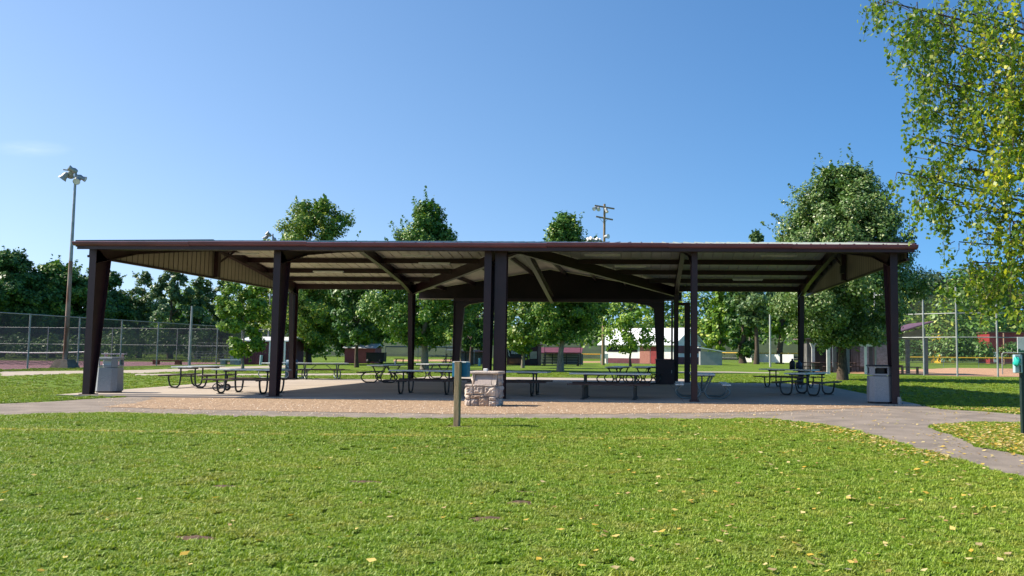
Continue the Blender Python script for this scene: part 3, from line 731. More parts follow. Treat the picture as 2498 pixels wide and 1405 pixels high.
# ------------------------------------------------------------------ litter bins
def bin_(loc, rz, label, liner):
    t = empty('litter_bin', (loc[0], loc[1], SZ), rz, label, 'trash bin', 'grey panelled trash bins')
    a_, c_ = .325, .13
    cor = [(a_, -a_+c_), (a_, a_-c_), (a_-c_, a_), (-a_+c_, a_), (-a_, a_-c_), (-a_, -a_+c_), (-a_+c_, -a_), (a_-c_, -a_)]
    def ring(k, f=1.): return (cor[k][0]*f, cor[k][1]*f)
    def oct_(z0, z1, f0, f1):
        mb = MB(); vs = [(*ring(k, f0), z0) for k in range(8)]+[(*ring(k, f1), z1) for k in range(8)]
        mb.add(vs, [tuple(range(8))[::-1], tuple(range(8, 16))]+[(k, (k+1) % 8, 8+(k+1) % 8, 8+k) for k in range(8)]); return mb
    oct_(.0, .05, .93, .93).build('base', BLACK, t)
    oct_(.05, .78, 1.03, .97).build('body', CANM, t, bevel=.012)
    h = MB()
    for k in range(8):
        a = Vector(ring(k, .97)); b = Vector(ring((k+1) % 8, .97)); w_ = .06 if k % 2 == 0 else 0
        # corner posts around the openings on alternate sides
        if k % 2: h.add([(*a, .80), (*b, .80), (*b, 1.06), (*a, 1.06), (*(a*.9), .80), (*(b*.9), .80), (*(b*.9), 1.06), (*(a*.9), 1.06)], [(0,1,2,3), (7,6,5,4), (0,4,5,1), (1,5,6,2), (2,6,7,3), (3,7,4,0)])
        else:
            for z0, z1 in ((.80, .85), (1.02, 1.06)):
                h.add([(*a, z0), (*b, z0), (*b, z1), (*a, z1), (*(a*.9), z0), (*(b*.9), z0), (*(b*.9), z1), (*(a*.9), z1)], [(0,1,2,3), (7,6,5,4), (0,4,5,1), (1,5,6,2), (2,6,7,3), (3,7,4,0)])
    h.build('hood', CANM, t)
    oct_(.79, 1.0, .55, .55).build('liner', liner, t)
    oct_(1.06, 1.10, 1.05, 1.0).build('lid', BLACK if liner is BLACK else CANM, t)
    return t
p = at(256, 961); bin_((p.x, p.y+.2), radians(6), 'grey panelled trash bin in sun at the left corner column', WHITE)
p = at(2152, 988); bin_((p.x, p.y+.25), radians(-4), 'grey panelled trash bin with dark opening beside the right corner column', BLACK)
p = at(706, 926); tag(MB().lathe([(0, 0), (.26, 0), (.28, .1), (.29, .3), (.28, .32), (.29, .34), (.29, .6), (.28, .62), (.29, .64), (.27, .88), (.24, .9), (0, .9)], (p.x, p.y+.2, SZ), 24).build('blue_barrel', BLUE), 'dark blue barrel behind the second left column', 'barrel')

# ------------------------------------------------------------------ stone fountain pillar
p = at(1172, 992); fz = .02
st = empty('stone_fountain', (p.x+.02, p.y+.42, 0), radians(-7), 'rough limestone drinking fountain pillar with a slab cap', 'stone pillar')
MB().box((0, 0, .26), (.80, .66, .52)).box((.05, .09, .66), (.68, .48, .36)).build('core', MORTAR, st)
rs = random.Random(4)
def stone(x0, x1, z0, z1, y, nrm, material):
    """one rough-faced block on a face; nrm: 'F' front, 'L' left, 'R' right"""
    n = 6; vs = []; fs = []
    for i in range(n+1):
        for j in range(n+1):
            u = x0+.008+(x1-x0-.016)*i/n; z = z0+.008+(z1-z0-.016)*j/n
            e = min(i, j, n-i, n-j); d = (.0 if e == 0 else .028+rs.uniform(-.016, .026))
            vs.append((u, y-d, z) if nrm == 'F' else (y-d, u, z) if nrm == 'L' else (y+d, u, z))
    for i in range(n):
        for j in range(n): a = i*(n+1)+j; fs.append((a, a+n+1, a+n+2, a+1))
    return MB().add(vs, fs).build('stone', material, st)
FR = [(-.41, -.26, 0, .18, 0), (-.26, -.06, 0, .20, 0), (-.06, .22, 0, .24, 1), (.22, .41, 0, .16, 0), (.22, .41, .16, .27, 0), (-.41, -.28, .18, .30, 0), (-.28, .0, .2, .30, 1), (.0, .09, .24, .32, 0), (-.06, .0, .24, .3, 0), (.09, .41, .27, .53, 0), (-.41, -.2, .30, .53, 0), (-.2, .09, .32, .53, 0)]
for x0, x1, z0, z1, k in FR: stone(x0, x1, z0, z1, -.335, 'F', STONE2 if k else STONE)
for y0, y1, z0, z1 in ((-.33, -.05, 0, .22), (-.05, .33, 0, .2), (-.33, .0, .22, .53), (.0, .33, .2, .53)):
    stone(y0, y1, z0, z1, -.405, 'L', STONE); stone(y0, y1, z0, z1, .405, 'R', STONE)
for y0, y1, z0, z1 in ((-.15, .33, .53, .84),): stone(y0, y1, z0, z1, .395, 'R', STONE); stone(y0, y1, z0, z1, -.295, 'L', STONE)
for x0, x1 in ((-.42, -.22), (-.2, .08), (.06, .40)): MB().box(((x0+x1)/2, -.27, .545), (x1-x0-.01, .2, .045+rs.uniform(-.01, .015))).build('ledge_stone', STONE, st, bevel=.012)
MB().prism([(-.28, .57), (-.14, .84), (-.10, .84), (-.2, .57)], -.19, .26, 'YZ').build('sloping_slab', mat('smooth_stone', (.42, .35, .31), (.35, .29, .26), 6, .8, bump=.4), st)
MB().prism([(-.27, .57), (-.15, .84), (-.10, .84), (-.2, .57)], .27, .385, 'YZ').build('sloping_slab', STONE, st)
stone(-.29, -.19, .57, .84, -.2, 'F', STONE)
MB().box((.05, .06, .875), (.80, .62, .07)).build('cap', mat('cap_stone', (.58, .50, .43), (.46, .39, .33), 9, .9, bump=.8, bscale=40), st, bevel=.025)
MB().box((.06, -.12, .945), (.10, .10, .075)).build('bubbler', WHITE, st, bevel=.012)

# ------------------------------------------------------------------ wooden post with the teal box
pb_ = empty('post_box', (PM.x, PM.y+.05, 0), radians(-11), 'weathered wooden post carrying a teal metal box with pale lid', 'post')
MB().box((0, 0, .6), (.105, .105, 1.26)).build('post', WOOD, pb_, bevel=.006)
MB().box((.0, .15, 1.07), (.30, .17, .27)).build('box', TEALBOX, pb_, bevel=.01)
MB().box((.0, .14, 1.22), (.27, .2, .022)).build('lid', WHITE, pb_)

# ------------------------------------------------------------------ small bike by the table
p = at(530, 957)
bk = empty('small_bike', (p.x, p.y+.3, SZ), radians(25), 'small dark child bike with fat tyres parked by a sunlit picnic table', 'bike'); bk.scale = (.78, .78, .78)
def wheel(x, r, w, sm):
    o = MB(); n = 24; k = 8; vs = []; fs = []
    for i in range(n):
        for j in range(k):
            a, b = 2*pi*i/n, 2*pi*j/k; q = r-w+w*cos(b); vs.append((x+q*cos(a), w*sin(b)*1.1, r+q*sin(a)))
    for i in range(n):
        for j in range(k): fs.append((i*k+j, ((i+1) % n)*k+j, ((i+1) % n)*k+(j+1) % k, i*k+(j+1) % k))
    o.add(vs, fs, True); wh = o.build('wheel', BLACK, bk)
    s = MB()
    for i in range(6): s.tube([(x, 0, r), (x+(r-w)*cos(i*pi/3), 0, r+(r-w)*sin(i*pi/3))], .006, 5)
    s.tube([(x, -.05, r), (x, .05, r)], .018); s.build('hub', GALV, wh)
wheel(-.22, .16, .022, 1); wheel(.2, .15, .045, 1)
MB().tube([(-.22, 0, .16), (-.17, 0, .36), (.05, 0, .22), (.2, 0, .15)], .014).tube([(-.17, 0, .36), (.08, 0, .34), (.2, 0, .15)], .012).tube([(.05, 0, .22), (.09, 0, .4)], .012).build('frame', PIPE, bk)
MB().tube([(-.19, 0, .33), (-.14, 0, .5), (-.16, -.14, .52)], .012).tube([(-.14, 0, .5), (-.16, .14, .52)], .012).build('handlebar', PIPE, bk)
MB().box((.11, 0, .41), (.18, .09, .035)).build('saddle', BLACK, bk, bevel=.012)

# ------------------------------------------------------------------ maroon cabinet
a, b = at(1601, 941), at(1645, 941)
cb = empty('metal_cabinet', ((a.x+b.x)/2, 39.0, SZ), 0, 'dark maroon metal cabinet at the rear column', 'cabinet')
MB().box((0, 0, .54), (.83, .5, 1.08)).build('body', MAROON, cb, bevel=.01)
MB().box((0, -.258, .54), (.74, .014, .98)).build('door', MAROON, cb)
MB().box((.3, -.275, .56), (.03, .03, .14)).build('handle', GALV, cb)
MB().box((0, 0, 1.095), (.88, .55, .03)).build('top', MAROON, cb)

# ------------------------------------------------------------------ trees
def unit(rg, n):
    v = rg.normal(size=(n, 3)); return v/np.linalg.norm(v, axis=1, keepdims=True)
def leaf_cards(rg, c, size, outward, upb=.35, asp=.6, droop=0.):
    """diamond leaf cards at points c; outward: preferred normals"""
    n = len(c); nn = outward*.8+unit(rg, n)*.62; nn[:, 2] += upb; nn /= np.linalg.norm(nn, axis=1, keepdims=True)
    t = np.cross(nn, unit(rg, n)); t[:, 2] -= droop; t -= nn*(t*nn).sum(1, keepdims=True); t /= np.linalg.norm(t, axis=1, keepdims=True)+1e-9
    b = np.cross(nn, t); s = (size*rg.uniform(.6, 1.35, n))[:, None]
    V = np.empty((n, 4, 3)); V[:, 0] = c-t*s*.5; V[:, 1] = c+b*s*asp*.5+t*s*.05; V[:, 2] = c+t*s*.5; V[:, 3] = c-b*s*asp*.5+t*s*.05
    return V.reshape(-1, 3), np.arange(n*4).reshape(-1, 4)
PROF = {'oval': lambda t: np.sin(pi*np.clip(t*.92+.06, 0, 1))**.6, 'pear': lambda t: np.minimum(1, (t/.22)**.6)*(1-np.clip((t-.25)/.8, 0, 1)**1.5),
        'round': lambda t: np.sqrt(np.clip(1-(2*t-1)**2, 0, 1)), 'cone': lambda t: np.minimum(1, t/.12)*(1-t)**.8+.04, 'dome': lambda t: np.minimum(1, (t/.3)**.5)*np.sqrt(np.clip(1-(np.clip(t-.62, 0, 1)/.39)**2, 0, 1)), 'dome2': lambda t: np.minimum(1, (t/.2)**.5)*np.clip(1-t**2.6, 0, 1)**.6,
        'vase': lambda t: .35+.65*np.sin(pi*np.clip(t*.8+.05, 0, 1))}
def crown_points(rg, R, z0, z1, prof, K, n, rb, shell=.45, fill=.7):
    t = rg.uniform(.02, .98, K); a = rg.uniform(0, 2*pi, K); f = PROF[prof](t); rad = f*R*np.sqrt(rg.uniform(shell, 1, K))
    inner = rg.uniform(0, 1, K) > fill; rad[inner] *= rg.uniform(.1, .6, inner.sum())
    rad *= 1+.16*np.sin(a*3+rg.uniform(0, 6))*np.sin(t*7+rg.uniform(0, 6))+.1*np.sin(a*5+t*11)
    c = np.stack([rad*np.cos(a), rad*np.sin(a), z0+t*(z1-z0)], 1)
    r = rb*rg.uniform(.6, 1.35, K)*(0.55+.45*f)
    k = rg.choice(K, n, p=r**2/np.sum(r**2)); u = unit(rg, n)
    rr = r[k]*rg.uniform(.25, 1.0, n)**.6
    p = c[k]+u*rr[:, None]*np.array([1, 1, .8])
    out = p-np.array([0, 0, (z0+z1)/2]); out /= np.linalg.norm(out, axis=1, keepdims=True)+1e-6
    # branchlet spikes that roughen the outline
    hot = rg.uniform(0, 1, K) < .4; sp = hot[k] & (rg.uniform(0, 1, n) < .2); dv = unit(rg, K)*.5+np.array([0, 0, .2]); oc = c-np.array([0, 0, (z0+z1)/2]); oc /= np.linalg.norm(oc, axis=1, keepdims=True)+1e-6
    q = rg.uniform(0, 1, n)[:, None]; tip = (oc+dv)[k]*rb*1.15*q; p[sp] = (c[k]+tip+unit(rg, n)*rb*.34*(1.15-q))[sp]
    return p, u*.6+out*.6, c
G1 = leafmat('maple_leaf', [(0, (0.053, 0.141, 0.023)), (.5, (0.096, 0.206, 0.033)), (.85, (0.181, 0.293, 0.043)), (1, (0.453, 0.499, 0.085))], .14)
G2 = leafmat('dark_leaf', [(0, (0.035, 0.101, 0.024)), (.6, (0.065, 0.152, 0.033)), (1, (0.184, 0.301, 0.055))], .16)
G3 = leafmat('bright_leaf', [(0, (0.084, 0.180, 0.017)), (.6, (0.150, 0.271, 0.025)), (1, (0.370, 0.487, 0.051))], .16)
G4 = leafmat('silver_leaf', [(0, (0.065, 0.138, 0.032)), (.55, (0.120, 0.206, 0.050)), (.85, (0.218, 0.295, 0.090)), (1, (0.437, 0.470, 0.251))], .16, .4)
G5 = leafmat('grey_green_leaf', [(0, (0.074, 0.142, 0.057)), (.6, (0.119, 0.201, 0.073)), (1, (0.224, 0.296, 0.097))], .16)
G6 = leafmat('yellowing_leaf', [(0, (0.078, 0.171, 0.022)), (.6, (0.157, 0.262, 0.034)), (.88, (0.313, 0.342, 0.046)), (1, (0.500, 0.500, 0.074))], .16)
G7 = leafmat('hazy_leaf', [(0, (.055, .095, .05)), (.6, (.09, .14, .065)), (1, (.15, .19, .09))], .1)  # muted leaf tones carry the distance haze in their colour
BIRCH = leafmat('birch_leaf', [(0, (0.042, 0.096, 0.023)), (.35, (0.089, 0.170, 0.026)), (.62, (0.222, 0.296, 0.031)), (.85, (0.491, 0.455, 0.042)), (1, (0.720, 0.659, 0.038))], .45, .4)
def tree(loc, R, z0, z1, label, leaf=G1, prof='oval', K=60, n=9000, size=.25, rb=None, tr=.16, cat='tree', group=None, name='deciduous_tree', seed=0, bark=BARK, lean=0., sx=1., droop=0., shell=.45):
    rg = np.random.default_rng(seed+17)
    t = empty(name, (loc[0], loc[1], 0), 0, label, cat, group)
    rb = rb or R*.3
    p, out, c = crown_points(rg, R, z0, z1, prof, K, n, rb, shell)
    p[:, 0] *= sx; c[:, 0] *= sx; p[:, 0] += lean*p[:, 2]/z1
    V, Fq = leaf_cards(rg, p, np.full(len(p), size), out, droop=droop)
    kc = rg.choice(len(c), n//13); pi_ = c[kc]*np.array([.8, .8, 1])+rg.normal(size=(n//13, 3))*rb*.3  # oversized dark cards added inside the crown to block light and deepen its shade
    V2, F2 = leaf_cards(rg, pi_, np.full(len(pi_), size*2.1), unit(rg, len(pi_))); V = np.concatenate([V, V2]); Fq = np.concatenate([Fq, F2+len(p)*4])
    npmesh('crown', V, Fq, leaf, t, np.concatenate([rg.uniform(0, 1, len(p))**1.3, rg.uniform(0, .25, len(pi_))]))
    mb = MB(); zt = z0+(z1-z0)*.72; k = 7
    pts = [(lean*(zt*i/k)/z1+rg.normal()*tr*.35*(i > 0), rg.normal()*tr*.35*(i > 0), zt*i/k-.05*(i == 0)) for i in range(k+1)]
    mb.tube(pts, [tr*(1.35 if i == 0 else 1-.8*i/k) for i in range(k+1)], 9)
    for q in c[rg.choice(len(c), min(16, len(c)), False)]:
        h = max(z0*.85, min(q[2]-.3*abs(q[0])-.3, zt*.9)); a = Vector((lean*h/z1, 0, h)); b = Vector(q); m_ = a.lerp(b, .5)+Vector((0, 0, .12*(b-a).length))
        r0 = tr*.38*(1-.5*h/zt); mb.tube([a, m_, b], [r0, r0*.6, r0*.2], 6, False)
    mb.build('trunk', bark, t)
    return t
def tr_px(base, top, xl, xr, bot):
    b = at(*base); Y = b.y; l = atY(xl, top[1], Y).x; r = atY(xr, top[1], Y).x
    return (b.x, Y), (r-l)/2, atY(base[0], bot, Y).z, atY(top[0], top[1], Y).z, (l+r)/2-b.x
def ptree(base, top, xl, xr, bot, label, **k):
    loc, R, z0, z1, ln = tr_px(base, top, xl, xr, bot)
    return tree(loc, R, z0, z1, label, lean=ln, **k)
ptree((592, 900), (590, 688), 537, 655, 866, 'young maple with low twigs in front of the tennis fence and maroon shed', leaf=G3, prof='vase', K=45, n=7500, size=.24, tr=.10, seed=1, bark=BARKP, name='young_maple')
ptree((652, 884), (655, 690), 612, 705, 850, 'slender yellow-green sapling beside the maroon shed, left of the second column', leaf=leafmat('lime_leaf', [(0, (.08, .15, .012)), (.6, (.15, .22, .02)), (1, (.24, .26, .03))], .25), prof='oval', K=34, n=2600, size=.36, tr=.10, seed=2, bark=BARKP, name='sapling', shell=.2)
ptree((753, 888), (757, 490), 645, 880, 862, 'tall ash tree with spiky yellowing top rising above the roof', leaf=G6, prof='dome', K=190, n=44000, size=.26, rb=.9, tr=.26, seed=3, name='ash_tree', shell=.15)
ptree((862, 885), (875, 610), 775, 985, 848, 'broad dark shade tree with thick trunk behind the left bay', leaf=G2, prof='round', K=150, n=34000, size=.36, tr=.45, seed=4, name='shade_tree')
ptree((870, 896), (880, 640), 815, 950, 842, 'dark tree with thin trunk standing just before the broad shade tree', leaf=G2, prof='oval', K=50, n=7000, size=.32, tr=.16, seed=5, name='shade_tree')
ptree((1035, 902), (1050, 499), 905, 1172, 842, 'pear tree with pointed top above the roof, left of centre columns', leaf=G1, prof='pear', K=200, n=56000, size=.20, rb=.85, tr=.27, seed=6, name='pear_tree', bark=BARKP)
ptree((1150, 890), (1152, 640), 1100, 1215, 850, 'dark tree seen between the left wing column and the middle columns', leaf=G2, prof='oval', K=60, n=9000, size=.34, tr=.2, seed=15, name='shade_tree')
ptree((1367, 906), (1382, 515), 1285, 1488, 838, 'pear tree with rounded green top near the floodlight pole', leaf=G1, prof='pear', K=180, n=50000, size=.19, rb=.7, tr=.23, seed=7, name='pear_tree', bark=BARKP)
ptree((1275, 897), (1275, 700), 1225, 1335, 857, 'small light green tree in front of the dugout banner', leaf=G6, prof='round', K=50, n=5500, size=.28, tr=.15, seed=8, name='small_tree', bark=BARKP)
ptree((1538, 893), (1530, 722), 1452, 1628, 862, 'small spreading tree in front of the white roofed building', leaf=G3, prof='round', K=34, n=2500, size=.34, tr=.13, seed=9, name='small_tree', shell=.2, rb=.75)
ptree((2055, 927), (2075, 416), 1882, 2236, 838, 'big silver maple towering over the right end of the pavilion roof', leaf=G4, prof='dome2', K=260, n=90000, size=.17, rb=.85, tr=.27, seed=10, name='silver_maple')
ptree((1812, 886), (1806, 690), 1762, 1845, 872, 'dark vine-covered tree with bare orange soil at its foot', leaf=G2, prof='oval', K=50, n=6000, size=.5, tr=.5, seed=11, name='woodland_tree')
ptree((1845, 888), (1848, 566), 1792, 1900, 800, 'tall conifer-like tree whose tip shows above the roof', leaf=G5, prof='pear', K=80, n=11000, size=.5, tr=.35, seed=12, name='woodland_tree')
ptree((1902, 887), (1905, 580), 1868, 1962, 838, 'bright green tree with dark trunk behind the white pole', leaf=G3, prof='oval', K=60, n=6500, size=.5, tr=.5, seed=13, name='woodland_tree')
ptree((1755, 882), (1752, 705), 1712, 1800, 872, 'bright leafy tree at the right end of the grey lean-to', leaf=G3, prof='pear', K=50, n=5000, size=.6, tr=.3, seed=14, name='woodland_tree')
# tree belt behind the tennis courts
LT = [(18, 614, -45, 82, G2, 'round', 'tallest dark tree at the far left behind the tennis fence', 9000), (92, 660, 48, 150, G2, 'round', 'dark round tree left of the floodlight pole behind the courts', 7000), (140, 642, 75, 205, G1, 'round', 'broad green tree directly behind the floodlight pole', 9000), (235, 654, 178, 300, G2, 'round', 'dark dense tree behind the left corner column', 9000), (285, 712, 245, 325, G2, 'round', 'low dark tree at the gap right of the left corner column', 4500),
      (345, 664, 308, 388, G5, 'oval', 'airy grey-green poplar, first to the right of the dark trees', 3600), (425, 654, 382, 468, G5, 'oval', 'tallest airy poplar of the belt behind the courts', 4200), (492, 678, 452, 530, G5, 'oval', 'airy poplar behind the thin pole on the courts', 3400), (545, 680, 515, 580, G5, 'oval', 'last poplar of the belt, behind the young maple', 2600)]
for i, (px, py, a, b, lf, pr, lb, n) in enumerate(LT):
    Y = 118+(i*37) % 17; c = atY(px, py, Y); l, r = atY(a, py, Y).x, atY(b, py, Y).x
    tree(((l+r)/2, Y), (r-l)/2*1.05, 1.2, c.z, lb, leaf=lf, prof=pr, K=150 if lf is not G5 else 85, n=int(n*2.6), rb=(r-l)*.5*.28, size=.44 if lf is not G5 else .36, tr=.35, seed=30+i, group='tree belt behind the tennis courts', name='belt_tree', lean=0)
rg = np.random.default_rng(99)
def foliage_mass(name, blobs, n, size, leaf, label, flat=.9):
    B = np.array(blobs); w_ = B[:, 3]*B[:, 5]; k = rg.choice(len(B), n, p=w_/w_.sum()); u = unit(rg, n)
    u[:, 2] = np.where(u[:, 2] < -.25, -u[:, 2], u[:, 2]); p = B[k, :3]+u*B[k, 3:6]*rg.uniform(.55, 1.04, n)[:, None]
    p[:, 2] = np.maximum(p[:, 2], .1)
    V, Fq = leaf_cards(rg, p, np.full(n, size), u)
    tag(npmesh(name, V, Fq, leaf, None, np.clip(rg.normal(.45, .25, n)+.25*(np.sin(k*12.9898) > .2), 0, 1)), label, 'foliage', None, 'stuff')
bl = []
for x in np.arange(-125, -38, 3.0): bl.append((x, 108+rg.uniform(-3, 3), rg.uniform(.5, 1.6), rg.uniform(2, 3.4), 2, rg.uniform(1.6, 3.4)))
foliage_mass('undergrowth', bl, 16000, .42, G2, 'scrubby undergrowth below the trees behind the tennis courts')
bl = []
for x in np.arange(-150, 230, 6.5):
    y = 205+rg.uniform(-14, 14); h = 17+3.5*sin(x*.05)+rg.uniform(-2, 3)+(6 if 70 < x < 200 else 0)-(4 if x < -70 else 0)
    bl.append((x, y, h*.5, rg.uniform(4, 6.5), 4, h*.52)); bl.append((x+3, y-14, h*.25, rg.uniform(4, 6), 4, h*.32))
foliage_mass('woods', bl, 85000, 1.0, G1, 'far woods closing off the park behind the ball fields')
bl = []
for x in np.arange(52, 150, 6): bl += [(x, 240+rg.uniform(-10, 10), 10+3*sin((x-60)*.07)+dz, rg.uniform(5, 8), 6, rg.uniform(6, 9)) for dz in (-3, 5)]
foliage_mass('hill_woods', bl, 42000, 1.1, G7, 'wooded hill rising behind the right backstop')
# backing slopes so that the woods stand on rising ground
mb = MB(); xs = np.linspace(-400, 400, 60); vs = []
for x in xs: vs += [(x, 216, -1), (x, 250, 9+2*sin(x*.03)+(5 if x > 60 else 0)), (x, 330, 13+4*sin(x*.021)), (x, 420, -2)]
mb.add(vs, [(i*4+j, (i+1)*4+j, (i+1)*4+j+1, i*4+j+1) for i in range(59) for j in range(3)], True)
tag(mb.build('hills', mat('hill_green', (.035, .06, .02), (.02, .035, .014), .3, .95)), None, None, None, 'structure')

# birch hanging in from the right
def birch():
    rg = np.random.default_rng(11); R_ = random.Random(5)
    t = empty('birch_tree', (9.9, 13.2, 0), 0, 'weeping birch with yellowing leaves hanging in from the right edge', 'tree'); O = Vector((9.9, 13.2, 0))
    mb = MB(); top = Vector((9.6, 13.4, 10.5))
    mb.tube([O-O, Vector((-.05, .05, 2.5)), Vector((-.2, .1, 5.5)), top-O], [.19, .16, .12, .03], 10)
    # (px, py, rx, ry, number of hanging strands, distance)
    BL = [(2160, 22, 50, 40, 14, 12.6), (2240, 60, 60, 60, 22, 12.2), (2330, 40, 80, 60, 24, 13), (2430, 50, 80, 70, 26, 12.5), (2260, 130, 60, 60, 22, 13.2), (2340, 130, 70, 60, 24, 12.0), (2430, 150, 80, 70, 30, 11.6),
          (2232, 200, 38, 45, 12, 12.6), (2290, 220, 60, 60, 22, 12.8), (2370, 250, 70, 70, 26, 12.2), (2460, 240, 60, 80, 34, 11.3), (2275, 290, 35, 45, 12, 12.4), (2250, 355, 45, 18, 6, 12.2), (2310, 350, 50, 30, 8, 12.9), (2395, 335, 70, 55, 22, 12.0), (2470, 350, 50, 60, 26, 11.4),
          (2300, 420, 60, 38, 16, 12.6), (2250, 455, 45, 45, 13, 12.4), (2360, 430, 60, 40, 15, 12.0), (2450, 440, 60, 50, 18, 11.6), (2275, 500, 45, 40, 14, 12.3), (2330, 520, 40, 40, 9, 12.6), (2190, 440, 25, 20, 3, 12.2), (2420, 530, 60, 45, 13, 12.2),
          (2465, 560, 50, 55, 18, 11.6), (2400, 590, 40, 30, 6, 12.0), (2340, 610, 40, 16, 3, 12.2), (2375, 660, 60, 28, 12, 12.3), (2440, 670, 60, 40, 20, 12.0), (2360, 705, 50, 22, 9, 12.4), (2430, 725, 60, 28, 10, 11.9), (2490, 640, 40, 70, 20, 11.5), (2490, 750, 30, 25, 6, 11.4), (2540, 300, 60, 260, 70, 11.6), (2610, 260, 80, 240, 60, 12.0), (2540, 600, 50, 120, 30, 12)]
    P = []; tw = MB(); limbs = MB(); rnds = []
    for bi, (px, py, rx, ry, ns, Y) in enumerate(BL):
        c = atY(px, py, Y)-O; hub = Vector((-.15, .08, min(9.5, max(2.6, c.z*.82-.2))))
        mid = hub.lerp(c, .5)+Vector((0, 0, .25*R_.random())); r0 = .035 if rx > 40 else .018
        limbs.tube([hub, mid, c+Vector((0, 0, .12))], [r0*1.4, r0*.8, .008], 6, False)
        yb = .12+min(1., max(0., (px-2240)/260.))*(.8 if 90 < py < 480 else .5); ns = int(ns*.82)
        for s in range(ns):
            a = atY(px+rx*R_.gauss(0, .55), py+ry*R_.gauss(-.35, .5), Y+R_.gauss(0, .45))-O
            L = R_.uniform(.22, .62)*(ry/45.)**.5; sw = R_.uniform(-.12, .12); q = []
            b0 = c.lerp(a, .35)+Vector((0, 0, .1)); tw.tube([b0, a], [.006, .004], 4, False)
            for i in range(6): q.append(a+Vector((sw*i/5+R_.uniform(-.02, .02)-.05*i/5, R_.uniform(-.03, .03), -L*(i/5)**1.15)))
            tw.tube(q, [.004, .0035, .003, .0025, .002, .0015], 4, False)
            nl = int(L*62)+6
            for i in range(nl):
                f = R_.random()*5; k = min(4, int(f)); v = q[k].lerp(q[k+1], f-k)
                P.append((v.x+R_.gauss(0, .045), v.y+R_.gauss(0, .045), v.z+R_.gauss(0, .03))); rnds.append(min(1, max(0, R_.random()*.62+yb*R_.uniform(.1, .5))))
    P = np.array(P)
    V, Fq = leaf_cards(rg, P, np.full(len(P), .068), unit(rg, len(P)), upb=.1, asp=.68, droop=.9)
    npmesh('crown', V, Fq, BIRCH, t, rnds)
    mb.build('trunk', BARKP, t); limbs.build('limbs', BARK, t); tw.build('twigs', BARK, t)
birch()

# ------------------------------------------------------------------ fences
def fence(name, pts, h, label, cat, post=.045, rails=(1.,), meshm=MESH, spacing=3.0, postm=GALV, cap=None, capm=None, posts=True):
    o = empty(name, (pts[0][0], pts[0][1], 0), 0, label, cat); O = Vector((pts[0][0], pts[0][1], 0))
    for a, b in zip(pts[:-1], pts[1:]):
        a = Vector((*a, 0))-O; b = Vector((*b, 0))-O; L = (b-a).length; k = max(1, round(L/spacing))
        MB().add([a+Vector((0,0,.03)), b+Vector((0,0,.03)), b+Vector((0,0,h)), a+Vector((0,0,h))], [(0,1,2,3)]).build('mesh_panel', meshm, o)
        for r in rails: MB().tube([a+Vector((0,0,h*r)), b+Vector((0,0,h*r))], post*.7, 6).build('rail', postm, o)
        if cap: MB().tube([a+Vector((0,0,h)), b+Vector((0,0,h))], cap, 8).build('cap', capm, o)
        if posts:
            for i in range(k+(1 if b == Vector((*pts[-1], 0))-O else 0)):
                p = a.lerp(b, i/k); MB().tube([p, p+Vector((0, 0, h+.05))], post, 8).build('post', postm, o)
    return o
ys = [at(px, py).y for px, py in ((84, 899.7), (181, 896.3), (265, 893.5), (342, 891), (409, 890), (472, 888.5), (528, 887.5))]
fence('tennis_fence', [(-41, 40.5), (-41, 86)], 3.62, 'tall chain link side fence of the tennis court running away from the camera', 'fence', rails=(1.,), spacing=5.3, post=.055)
fence('court_end_fence', [(-102, 92), (-36.5, 92)], 3.62, 'far end fence of the tennis court with a top rail', 'fence', rails=(1., .5), spacing=7.0, post=.05)
def net():
    a, b = Vector((-55.5, 67, 0)), Vector((-42.8, 66, 0)); o = empty('tennis_net', a, 0, 'tennis net with white band sagging to the middle', 'net'); d = b-a; pts = [d*(i/12)+Vector((0, 0, 1.16-.16*sin(pi*i/12))) for i in range(13)]
    MB().tube(pts, .055, 6).build('tape', WHITE, o)
    MB().add([p for q in pts for p in (q, Vector((q.x, q.y, .05)))], [(2*i, 2*i+2, 2*i+3, 2*i+1) for i in range(12)]).build('netting', wiremat('net_cord', (.03, .03, .035), .06, .25), o)
    for p in (pts[0], pts[-1]): MB().tube([(p.x, p.y, 0), (p.x, p.y, 1.2)], .05).build('post', DGREEN, o)
net()
def bench(name, loc, rz, L, hz, d, topm, legm, label, nleg=2, lw=.3):
    o = empty(name, (loc.x, loc.y, 0), rz, label, 'bench'); MB().box((0, 0, hz), (L, d, .09)).build('seat', topm, o)
    for i in range(nleg): MB().box((-L*.35+L*.7*i/(nleg-1), 0, (hz-.045)/2), (lw, d*.8, hz-.045)).build('leg', legm, o)
a = at(408, 889); bench('plank_bench', a, 0, 2.9, .38, .4, RUSTB, RUSTB, 'low brown plank bench on two block legs outside the tennis fence', 2, .5)
a = at(190, 887); bench('white_bench', Vector((-44.8, 71, 0)), 0, 2.0, .95, .4, WHITE, WHITE, 'white narrow table behind the floodlight pole on the court', 2, .07)
a = at(563, 889); bench('small_bench', a, 0, 1.9, .45, .5, WHITE, GREYW, 'small white topped bench left of the maroon shed', 2, .5)
